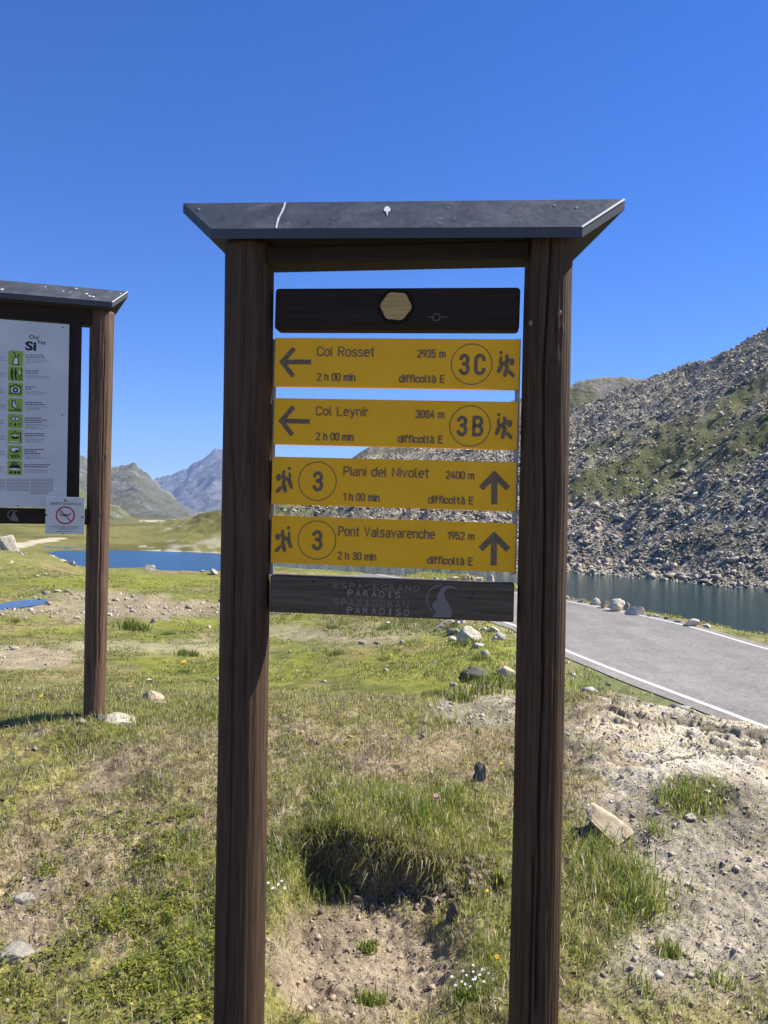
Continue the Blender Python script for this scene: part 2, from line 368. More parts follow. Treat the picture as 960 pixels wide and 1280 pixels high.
PUD = P(27, 755, 33.0)
def H(x, y, detail=True):
    shp = np.shape(x); x = np.atleast_1d(np.asarray(x, float)).ravel(); y = np.atleast_1d(np.asarray(y, float)).ravel()
    r = np.hypot(x, y) + 1e-6; th = np.arctan2(x, y)
    thc = np.clip(th, -math.pi / 4, math.pi / 4); d = np.maximum(r * np.cos(thc), 0.5)
    px = 480 + F_PX * np.tan(thc)
    fi = (px - PG[0]) / 8.0; fj = (np.log(d) - LG[0]) / (LG[1] - LG[0])
    fi = np.clip(fi, 0, len(PG) - 1.001); fj = np.clip(fj, 0, len(LG) - 1.001)
    i = fi.astype(int); j = fj.astype(int); a = fi - i; b = fj - j
    z = (TAB[i, j] * (1 - a) + TAB[i + 1, j] * a) * (1 - b) + (TAB[i, j + 1] * (1 - a) + TAB[i + 1, j + 1] * a) * b
    # behind the camera level off
    back = sstep(1.2, 2.4, np.abs(th)); z = z * (1 - back) + back * np.where(r < 12, 0.0, -1.0 - 0.0 * r)
    if detail:
        w1 = sstep(2, 12, d)
        z += (fbm(x * 2.2, y * 2.2, 4, 3) - 0.5) * 0.10 * (1 - 0.3 * w1)
        z += (fbm(x * 9, y * 9, 3, 5) - 0.5) * 0.045 * (1 - w1)
        z += (fbm(x * 26, y * 26, 3, 6, 0.6) - 0.5) * 0.034 * (1 - sstep(5, 9, d))
        z += (fbm(x * 0.35, y * 0.35, 4, 8) - 0.5) * 0.55 * sstep(8, 22, d) * (z > -5.0)
        hill = sstep(-5.4, -1.0, z) * sstep(75, 100, d)
        z += (fbm(x * 0.09, y * 0.09, 5, 12, 0.6) - 0.5) * 4.5 * hill + (fbm(x * 0.45, y * 0.45, 3, 15) - 0.5) * 1.6 * hill
        z += (fbm(x * 0.07, y * 0.3, 3, 19) - 0.5) * 0.9 * sstep(66, 75, d) * sstep(-7, -5.6, z) * (z < -4.5)
        # turf bank (a cut step in front of the posts' far side)
        edge = 3.42 + 0.34 * (fbm(x * 3.3 + 5, x * 0 + 2.0, 4, 31, 0.6) - 0.5) + 0.5 * np.abs(x) ** 3 - 0.12 * x + 0.05 * (fbm(x * 14, y * 14, 2, 33) - 0.5)
        xn = x + 0.16 * (fbm(x * 6, y * 6, 3, 36) - .5); lat = sstep(-0.38, -0.27, xn) * (1 - sstep(0.05, 0.50, xn))
        dig = lat * sstep(2.0, 2.9, d) * (1 - sstep(-0.03, 0.03, d - edge))
        z += -0.14 * dig
        z += 0.07 * lat * sstep(0.0, 0.05, d - edge) * (1 - sstep(0.3, 0.9, d - edge))
        # rocky knoll on the right
        rk = sstep(0.9, 1.6, x) * (1 - sstep(5.6, 6.8, r)) * sstep(2.5, 3.5, d)
        z += rk * (np.abs(fbm(x * 1.6 + y * 0.8, y * 3.2 - x, 2, 41) - 0.5) * 0.11)
        tq = fbm(x * 0.9 + y * 0.55 + 3, y * 1.9 - x * 0.9, 3, 44, 0.5) * 8; tf_ = tq - np.floor(tq)
        z += rk * sstep(3.6, 4.3, d) * (np.floor(tq) + sstep(0.0, 0.16, tf_) - tq * 0.75) * 0.05
        z -= rk * (fbm(x * 9, y * 9, 3, 5) - 0.5) * 0.028
    # puddle bowl
    e = np.hypot((x - PUD.x) / 0.95, (y - PUD.y) / 2.0)
    zp = PUD.z - 0.04
    z = np.where(e < 1.6, z + (np.maximum(zp, zp + (e - 0.8) * 0.2) - z) * (1 - sstep(1.0, 1.6, e)), z)
    # road bed
    rd = road_dist(x, y); w = 1 - sstep(HWID + 0.35, HWID + 1.9, rd)
    zr = road_z(y) - 0.018 + 0.02 * np.clip(rd - HWID, 0, 1)
    z = z * (1 - w) + zr * w
    return z.reshape(shp) if shp else float(z[0])

def hit(px, py, dmin=2.0, dmax=320.0):
    r = ray(px, py); ds = np.exp(np.linspace(math.log(dmin), math.log(dmax), 1500))
    x = r.x * ds; y = r.y * ds; z = EYE + r.z * ds
    h = H(x, y); k = np.argmax(z < h)
    if not (z < h).any(): k = len(ds) - 1
    d = ds[k]; return Vector((r.x * d, r.y * d, float(h[k]))), d

# albedo of the ground -------------------------------------------------
def ell(px, py, cx, cy, rx, ry, jit, soft=0.5):
    e = np.hypot((px - cx) / rx, (py - cy) / ry) + jit
    return 1 - sstep(1 - soft, 1 + soft * 0.3, e)
SOIL = np.array((0.29, 0.24, 0.185)); SOILD = np.array((0.17, 0.13, 0.095))
GRN = np.array((0.135, 0.155, 0.045)); GRB = np.array((0.205, 0.225, 0.04)); GRD = np.array((0.225, 0.20, 0.09)); GDK = np.array((0.065, 0.085, 0.026))
STONE = np.array((0.42, 0.385, 0.33)); SCREE = np.array((0.30, 0.28, 0.245))
def masks(x, y, z):
    px, py = project(x, y, z)
    j = (fbm(x * 1.7, y * 1.7, 4, 51) - 0.5) * 1.3
    jf = (fbm(px * 0.02, py * 0.05, 4, 52) - 0.5) * 1.3
    d = y
    rock = np.zeros_like(x); gr = np.ones_like(x)       # gr = grass cover, rock = bare rock
    nearm = (d < 7.5)
    fr = sstep(0.70, 1.05, x / np.maximum(y, .1) * 4.2 + j * 0.8) * nearm  # right rocky ground
    right = sstep(700, 790, px + j * 110) * sstep(1290, 1150, py * 1.0 - 0 + j * 60) * nearm
    rock = np.maximum(rock, right)
    rock = np.maximum(rock, ell(px, py, 620, 885, 75, 30, j, 0.4) * nearm)
    return px, py, j, jf, rock

def green_mask(px, py, nh, nh2):
    b1 = np.exp(-((py - (604 - (px - 720) * 0.24)) / 46) ** 2) * sstep(640, 760, px)
    b2 = np.exp(-((py - (560 - (px - 860) * 0.9)) / 30) ** 2) * sstep(830, 900, px)
    b3 = sstep(520, 340, px) * 0.7
    return sstep(0.40, 0.70, nh * 0.55 + nh2 * 0.15 + 0.34 * np.maximum.reduce([b1, b2, b3]))
def ground_color(x, y, z):
    px, py, j, jf, rock = masks(x, y, z)
    d = y; n1 = fbm(x * 0.9, y * 0.9, 5, 61); n2 = fbm(x * 6, y * 6, 4, 62); nf = fbm(px * 0.015, np.log(np.maximum(d, .5)) * 9, 5, 63)
    c = np.empty((len(x), 3))
    # foreground turf: soil and grass mix
    t = sstep(0.38, 0.62, n1 * 0.6 + n2 * 0.4)[:, None]
    c[:] = SOIL * (1 - t) + np.array((0.215, 0.215, 0.07)) * t
    dk0 = sstep(0.50, 0.60, fbm(x * 14, y * 14, 4, 64, .65))[:, None]; c = c * (1 - .7 * dk0) + np.array((0.10, 0.08, 0.05)) * .7 * dk0
    # meadow
    md = sstep(7, 11, d)[:, None]
    tg = sstep(0.30, 0.70, nf)[:, None]
    mead = GRD * 0.95 * (1 - tg) + GRN * 1.05 * tg
    tb = sstep(0.52, 0.68, fbm(px * 0.011 + 7, np.log(np.maximum(d, .5)) * 7, 4, 66))[:, None]
    mead = mead * (1 - 0.7 * tb) + GRB * 0.7 * tb
    bw_ = sstep(0.50, 0.66, fbm(x * 0.7 + 3, y * 0.35, 5, 67, .6))[:, None]; mead = mead * (1 - .55 * bw_) + np.array((0.27, 0.225, 0.14)) * .55 * bw_
    dk_ = sstep(0.56, 0.68, fbm(x * 1.9, y * 0.9, 4, 68, .6))[:, None]; mead = mead * (1 - .6 * dk_) + np.array((0.10, 0.125, 0.03)) * .6 * dk_
    c = c * (1 - md) + mead * md
    far = (d > 9) & (d < 80)
    def paint(m, colr, k=1.0):
        nonlocal c
        m = (m * k)[:, None]; c = c * (1 - m) + np.asarray(colr) * m
    fm = far.astype(float)
    paint(ell(px, py, 150, 760, 230, 19, jf, 0.4) * fm, (0.30, 0.255, 0.195), 0.8)       # stony patch
    paint(ell(px, py, 30, 820, 120, 16, jf, 0.5) * fm, (0.34, 0.29, 0.22), 0.9)        # sandy path left
    paint(ell(px, py, 210, 808, 150, 9, jf, 0.5) * fm, (0.31, 0.29, 0.20), 0.7)
    paint(ell(px, py, 400, 793, 130, 15, jf, 0.5) * fm, (0.31, 0.27, 0.20), 0.75)
    paint(ell(px, py, 230, 838, 110, 15, jf, 0.5) * fm, GRB * 0.85, 0.7)
    paint(ell(px, py, 240, 780, 90, 9, jf, 0.5) * fm, GRB, 0.7)
    paint(ell(px, py, 500, 838, 120, 24, jf, 0.5) * fm, GRB, 0.8)
    paint(ell(px, py, 610, 812, 50, 30, jf, 0.5) * fm, GRB * 1.1, 0.8)
    paint(ell(px, py, 150, 728, 200, 9, jf, 0.5) * fm, GRB * 0.95, 0.8)
    paint(ell(px, py, 770, 870, 70, 30, jf, 0.4) * ((d > 7) & (d < 16)), (0.11, 0.15, 0.04), 0.9)
    # bare soil in front of the bank
    nearm = (d < 7.5).astype(float)
    paint(ell(px, py, 450, 1210, 120, 85, j, 0.4) * nearm, (0.30, 0.25, 0.20), 0.95)
    paint(ell(px, py, 40, 1150, 60, 90, j, 0.5) * nearm, (0.30, 0.25, 0.20), 0.8)
    paint(ell(px, py, 560, 935, 110, 35, j, 0.5) * nearm, (0.33, 0.27, 0.185), 0.7)
    paint(rock, STONE * 0.72, 1.0)
    paint(rock * sstep(.46, .58, fbm(x * 11, y * 11, 4, 49, .65)), (0.17, 0.145, 0.115), .65)
    paint(rock * sstep(0.45, 0.6, n1), (0.38, 0.345, 0.30), 0.8)
    lg = rock * sstep(3.7, 4.4, d) * (x > 0.9)
    tq = fbm(x * 0.9 + y * 0.55 + 3, y * 1.9 - x * 0.9, 3, 44, 0.5) * 8; tf_ = tq - np.floor(tq)
    paint(lg * (fbm(np.floor(tq) * 7.3, x * 0.8, 2, 46) > .42), (0.60, 0.56, 0.50), 0.9)
    paint(lg * sstep(0.52, 0.62, fbm(x * 2.4, y * 3.5, 4, 47)), (0.52, 0.42, 0.29), 0.5)
    paint(lg * (tf_ < 0.10), (0.11, 0.095, 0.08), 0.8)
    paint(lg * sstep(0.56, 0.64, fbm(x * 5, y * 6, 4, 48)), (0.34, 0.30, 0.25), 0.5)
    paint(ell(px, py, 870, 1000, 45, 28, j, 0.4) * nearm, (0.10, 0.11, 0.045), 0.9)
    # bank face
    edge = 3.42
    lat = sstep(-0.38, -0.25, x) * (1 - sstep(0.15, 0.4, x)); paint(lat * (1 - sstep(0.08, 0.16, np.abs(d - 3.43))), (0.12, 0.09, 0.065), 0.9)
    # verge beyond the road
    rd = road_dist(x, y)
    paint((1 - sstep(HWID + .2, HWID + 1.3, rd)) * (rd > HWID - .5), (0.32, 0.29, 0.24), 0.22)
    # dark band and beach along the lake, then hill
    hill = sstep(66, 72, d) * (z > LAKE - 0.3) * 1.0
    nh = fbm(x * 0.11, y * 0.11, 5, 71); nh2 = fbm(x * 0.045 + z * 0.05, y * 0.05, 4, 73)
    green = green_mask(px, py, nh, nh2)
    hc = SCREE * (1 - green[:, None]) + np.array((0.115, 0.125, 0.055)) * green[:, None]
    rt = (sstep(300, 420, px) * (d > 84))[:, None] * 1.0
    rt = np.maximum(rt, ((px > 600) * (d > 66))[:, None] * 1.0)
    c = c * (1 - rt) + hc * rt
    lf = ((px <= 420) & (d > 100)).astype(float) * (1 - rt[:, 0])
    olive = np.array((0.185, 0.18, 0.06)) * (1 - sstep(.4, .65, nf)[:, None] * 0.35)
    c = c * (1 - lf[:, None]) + olive * lf[:, None]
    paint(lf * sstep(0.60, 0.66, fbm(x * 0.25, y * 0.12, 4, 77)) * (px > 200), (0.33, 0.31, 0.26), 0.7)
    paint(lf * ((z > LAKE - .2) & (z < LAKE + 0.10)) * (px > 175) * (px < 420), (0.46, 0.42, 0.33), 0.95)
    paint((rt[:, 0] > .5) * (z < LAKE + 0.6) * 1.0, (0.34, 0.32, 0.28), 0.9)
    # gravel track in the valley
    tr = np.array([hit_cache[i] for i in range(len(hit_cache))]) if hit_cache else np.zeros((0, 2))
    for i in range(len(tr) - 1):
        a = tr[i]; e = tr[i + 1] - a; t = np.clip(((x - a[0]) * e[0] + (y - a[1]) * e[1]) / (e @ e), 0, 1)
        dd = np.hypot(x - a[0] - t * e[0], y - a[1] - t * e[1]); paint((1 - sstep(1.6, 2.4, dd)) * (d > 84), (0.48, 0.44, 0.36), 0.95)
    return np.hstack([np.clip(c, 0.01, 1), rt * (1 - .7 * green[:, None])])
hit_cache = []
for q in ((14, 683), (30, 679), (50, 676), (72, 673)):
    p_, _ = hit(*q, dmin=88); hit_cache.append(np.array((p_.x, p_.y)))

# ground sheet ---------------------------------------------------------
def build_ground():
    th = np.concatenate([np.linspace(-math.pi, -0.56, 24)[:-1], np.linspace(-0.56, 0.56, 470), np.linspace(0.56, math.pi, 24)[1:]])
    rr = np.concatenate([np.exp(np.linspace(math.log(0.35), math.log(2.2), 10))[:-1], np.exp(np.linspace(math.log(2.2), math.log(7.5), 320)), np.exp(np.linspace(math.log(7.5), math.log(300), 290))[1:], np.exp(np.linspace(math.log(300), math.log(7000), 30))[1:]])
    T, RR = np.meshgrid(th, rr); x = (RR * np.sin(T)).ravel(); y = (RR * np.cos(T)).ravel()
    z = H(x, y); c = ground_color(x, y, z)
    n, m = len(rr), len(th); idx = np.arange(n * m).reshape(n, m)
    q = np.stack([idx[:-1, :-1], idx[:-1, 1:], idx[1:, 1:], idx[1:, :-1]], -1).reshape(-1, 4)[:, ::-1]
    V = np.stack([x, y, z], 1)
    V = np.vstack([V, [(0, 0, float(z[0]))]]); c = np.vstack([c, c[:1]])
    fan = np.stack([idx[0, :-1], np.full(m - 1, n * m), idx[0, 1:]], 1)
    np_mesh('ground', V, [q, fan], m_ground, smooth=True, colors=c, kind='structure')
build_ground()

# lake ------------------------------------------------------------------
m_lake2 = water_mat('blue_lake_water', (0.008, 0.06, 0.13), 0.9, 0.3, 1.0, 0.22)  # blue of the sky reflection put into this lake's base colour
MB().add([(-4.1, 28, LAKE), (160, 28, LAKE), (160, 150, LAKE), (-21.9, 150, LAKE)], [(0, 1, 2, 3)]).build('lake', m_lake, kind='structure')
MB().add([(-160, 28, LAKE), (-4.1, 28, LAKE), (-21.9, 150, LAKE), (-160, 150, LAKE)], [(0, 1, 2, 3)]).build('lake', m_lake2, kind='structure')
MB().add([(PUD.x + math.cos(a) * 0.85 * (1 + .12 * math.sin(3 * a)), PUD.y + math.sin(a) * 1.8 * (1 + .1 * math.cos(4 * a)), PUD.z + 0.0) for a in np.linspace(0, 2 * math.pi, 40)[:-1]], [tuple(range(39))]).build('puddle', m_puddle, kind='structure')

# road ------------------------------------------------------------------
def strip(name, o0, o1, lift, m, **k):
    Rn = catmull(RD, 14); tn = np.gradient(Rn, axis=0); tn /= np.linalg.norm(tn, axis=1)[:, None]; nn = np.stack([tn[:, 1], -tn[:, 0]], 1)
    K = 9; V = []
    for o in np.linspace(o0, o1, K):
        j = (fbm(Rn[:, 1] * 1.5, Rn[:, 0] * 0 + o, 3, 91) - .5) * (0.10 if abs(o) > HWID - 0.1 else 0.02)
        q = Rn + nn * (o + j * np.sign(o))[:, None]
        V.append(np.stack([q[:, 0], q[:, 1], road_z(Rn[:, 1]) + lift - 0.0 * q[:, 0]], 1))
    V = np.array(V); L = V.shape[1]; idx = np.arange(K * L).reshape(K, L)
    q = np.stack([idx[:-1, :-1], idx[:-1, 1:], idx[1:, 1:], idx[1:, :-1]], -1).reshape(-1, 4)
    return np_mesh(name, V.reshape(-1, 3), [q], m, smooth=True, **k)
strip('road', -HWID, HWID, 0.0, m_asphalt, kind='structure')
strip('road_line', -HWID + 0.30, -HWID + 0.43, 0.005, m_line, kind='structure')
strip('road_line', HWID - 0.40, HWID - 0.28, 0.005, m_line, kind='structure')

# distant ridges ---------------------------------------------------------
def mountain_mat(name, rock, rockd, green, gmix, sc, streak=False):
    m = mat(name, rough=0.95, spec=0.05); n = N(m); v = n.coords((1, 1, 1))
    vs = n.coords((1.0, 1.0, 0.35) if streak else (1, 1, 1))
    a = n.noise(vs, sc, 9, 0.68, 0.8); b = n.noise(vs, sc * 5, 6, 0.7); g = n.noise(v, sc * 0.6, 6, 0.65, 0.5)
    c = n.ramp(a, [(0.35, rockd), (0.52, rock), (0.68, tuple(min(1, q * 1.5) for q in rock))])
    c = n.mix(n.ramp(g, [(gmix, G(1)), (gmix + 0.13, G(0))]), c, green)
    c = n.mix(n.ramp(b, [(0.62, G(0)), (0.70, G(0.6))]), c, tuple(min(1, q * 1.7) for q in rock))
    c = n.mix(n.ramp(b, [(0.30, G(0.6)), (0.40, G(0.0))]), c, tuple(q * 0.6 for q in rockd))
    n.l(c, n.b.inputs['Base Color']); n.bump(n.math('ADD', a, n.math('MULTIPLY', b, 0.4)), 1.0, 0.4 / sc); return m
def ridge(name, prof, d0, d1, zb, m, amp, fq, jag, step=1.2, rows=90, gully=1.0, seed=1, an=0.35):
    px = np.arange(prof[0][0], prof[-1][0] + 0.1, step); yy = np.interp(px, [p[0] for p in prof], [p[1] for p in prof])
    yy = yy + (fbm(px * 0.15, px * 0 + seed, 4, seed, 0.6) - 0.5) * jag
    zr = np.array([Y(a, d1, b) for a, b in zip(px, yy)])
    kk = max(3, int(14 / step)); ker = np.hanning(2 * kk + 1); ker /= ker.sum(); zs = np.convolve(np.pad(zr, kk, mode='edge'), ker, mode='valid')
    s = np.linspace(0, 1.35, rows)[:, None]; sc = np.minimum(s, 1)
    D = d0 + (d1 - d0) * s + 0 * px; X = (px - 480) / F_PX * D
    prf = sc ** 1.25; bl = sc ** 7; z = zb + (zs * (1 - bl) + zr * bl - zb) * prf
    z = np.where(s > 1, zb + (zr - zb) * (1 - (s - 1) / 0.35 * 0.8), z)
    rg = 1 - np.abs(2 * fbm(X * fq, D * fq * an, 5, seed + 5, 0.55) - 1)
    z = z + (rg - 0.85) * amp * gully * np.sin(np.clip(sc, 0, 1) * math.pi) ** 0.7 * ((zr - zb) / max(1e-6, (zr - zb).max()))
    z = z + (fbm(X * fq * 4, D * fq * 4, 3, seed + 9) - .5) * amp * 0.25 * np.sin(sc * math.pi)
    V = np.stack([X, D, z], -1).reshape(-1, 3); n_, m_ = X.shape; idx = np.arange(n_ * m_).reshape(n_, m_)
    q = np.stack([idx[:-1, :-1], idx[:-1, 1:], idx[1:, 1:], idx[1:, :-1]], -1).reshape(-1, 4)
    return np_mesh(name, V, [q], m, smooth=True, kind='structure')
mm_far = mountain_mat('blue_mountain_rock', (0.20, 0.19, 0.19), (0.085, 0.085, 0.09), (0.14, 0.14, 0.13), 0.36, 0.012, True)
mm_mid = mountain_mat('green_grey_mountain', (0.25, 0.235, 0.21), (0.10, 0.10, 0.092), (0.16, 0.165, 0.10), 0.455, 0.022)
mm_low = mountain_mat('craggy_hill', (0.30, 0.285, 0.25), (0.13, 0.125, 0.10), (0.16, 0.165, 0.06), 0.50, 0.10)
mm_right = mountain_mat('tan_ridge', (0.34, 0.30, 0.25), (0.20, 0.18, 0.14), (0.20, 0.19, 0.09), 0.48, 0.09)
ridge('mountain', [(60, 640), (120, 625), (197, 598), (215, 592), (235, 584), (250, 575), (262, 565), (274, 560), (290, 557), (305, 563), (325, 575), (345, 586), (400, 600), (470, 615)], 2600, 4000, -40, mm_far, 260, 0.0022, 7, 1.0, 120, seed=3)
ridge('mountain', [(-420, 560), (-250, 520), (-120, 540), (0, 560), (60, 556), (85, 560), (97, 566), (108, 574), (120, 581), (140, 583), (152, 582), (161, 581), (163.5, 578), (166, 577), (168.5, 579), (171, 584), (180, 589), (186, 592), (190, 599), (196, 601), (201, 609), (208, 614), (225, 628), (245, 641), (262, 652), (300, 672)], 560, 1250, -8, mm_mid, 34, 0.014, 7, 1.1, 90, seed=11, an=1.1)
ridge('hill', [(-450, 560), (-200, 575), (0, 596), (60, 602), (100, 610), (125, 621), (140, 630), (150, 634), (160, 641), (172, 651), (185, 660), (210, 672)], 300, 480, -6.5, mm_low, 11, 0.05, 4, 1.2, 90, seed=21)
ridge('hill', [(380, 640), (430, 578), (455, 561), (520, 538), (600, 512), (640, 500), (680, 489), (705, 484), (722, 476), (748, 471), (775, 471), (800, 473), (850, 462), (895, 452), (960, 440), (1100, 430), (1300, 470)], 260, 360, -4, mm_right, 9, 0.05, 3, 1.5, 90, seed=31)

# ------------------------------------------------------------------ rocks
def ico(sub):
    t = (1 + 5 ** .5) / 2
    v = [(-1, t, 0), (1, t, 0), (-1, -t, 0), (1, -t, 0), (0, -1, t), (0, 1, t), (0, -1, -t), (0, 1, -t), (t, 0, -1), (t, 0, 1), (-t, 0, -1), (-t, 0, 1)]
    f = [(0, 11, 5), (0, 5, 1), (0, 1, 7), (0, 7, 10), (0, 10, 11), (1, 5, 9), (5, 11, 4), (11, 10, 2), (10, 7, 6), (7, 1, 8), (3, 9, 4), (3, 4, 2), (3, 2, 6), (3, 6, 8), (3, 8, 9), (4, 9, 5), (2, 4, 11), (6, 2, 10), (8, 6, 7), (9, 8, 1)]
    v = [np.array(a) / np.linalg.norm(a) for a in v]
    for _ in range(sub):
        c = {}; nf = []
        def mid(a, b):
            k = (min(a, b), max(a, b))
            if k not in c: p = v[a] + v[b]; v.append(p / np.linalg.norm(p)); c[k] = len(v) - 1
            return c[k]
        for a, b, d in f:
            x, y, z = mid(a, b), mid(b, d), mid(d, a); nf += [(a, x, z), (b, y, x), (d, z, y), (x, y, z)]
        f = nf
    return np.array(v), np.array(f)
ICO = {k: ico(k) for k in range(4)}
def rock_shape(sub, seed, cuts=9, rough=0.10):
    r = np.random.default_rng(seed); v, f = ICO[sub]; v = v.copy()
    for _ in range(cuts):
        n = r.normal(size=3); n /= np.linalg.norm(n); h = r.uniform(0.38, 0.74)
        dd = v @ n; v -= np.maximum(0, dd - h)[:, None] * n
    if sub > 1: v *= (1 + rough * (r.normal(size=(len(v), 1)) * 0.25 + (fbm(v[:, 0] * 2.3 + seed, v[:, 1] * 2.3 + v[:, 2] * 1.7, 3, seed) - .5)[:, None] * 2))
    v /= np.abs(v).max(axis=0); return v, f
def boulder(px, py, wpx, hpx, mt, label, name='boulder', cat='boulder', seed=None, sub=3, depth=1.0, group=None, d=None, rough=0.10, sink=0.25, cuts=9):
    """rock whose foot stands on the ground seen at pixel px, py"""
    seed = int(px * 7 + py) if seed is None else seed
    q, dd = hit(px, py)
    if d: dd = d; q = P(px, py, d); q.z = H(q.x, q.y)
    w = wpx * dd / F_PX / 2; h = hpx * dd / F_PX / 2
    v, f = rock_shape(sub, seed, cuts, rough)
    v = v.copy(); v[:, 2] = np.maximum(v[:, 2], -0.5)
    v = v * np.array((w, w * depth, h * (1 + sink)))
    # the pixel given is the lower front rim of the rock
    o = np_mesh(name, v, [f], mt, label=label, cat=cat, group=group)
    flat = hpx < 0.45 * wpx
    xx, yy = q.x, q.y + w * depth * 0.5; e_ = max(0.08, w * 0.6)
    if dd < 9:
        hz_ = float(np.mean(H(xx + np.array([0, w * .7, -w * .7, 0, 0]), yy + np.array([0, 0, 0, w * depth * .7, -w * depth * .7]))))
    else: hz_ = float(min(np.min(H(xx + np.array([0, w * .8, -w * .8, 0]), yy + np.array([w * .6, 0, 0, -w * .5]))), q.z))
    if dd < 9 and flat:
        nx_ = -(H(xx + e_, yy) - H(xx - e_, yy)) / (2 * e_); ny_ = -(H(xx, yy + e_) - H(xx, yy - e_)) / (2 * e_)
        o.rotation_euler = Vector((nx_, ny_, 1)).to_track_quat('Z', 'Y').to_euler()
    o.location = (xx, yy, hz_ + h * (1 - sink) * (0.35 if (flat and dd < 9) else 0.62)); return o

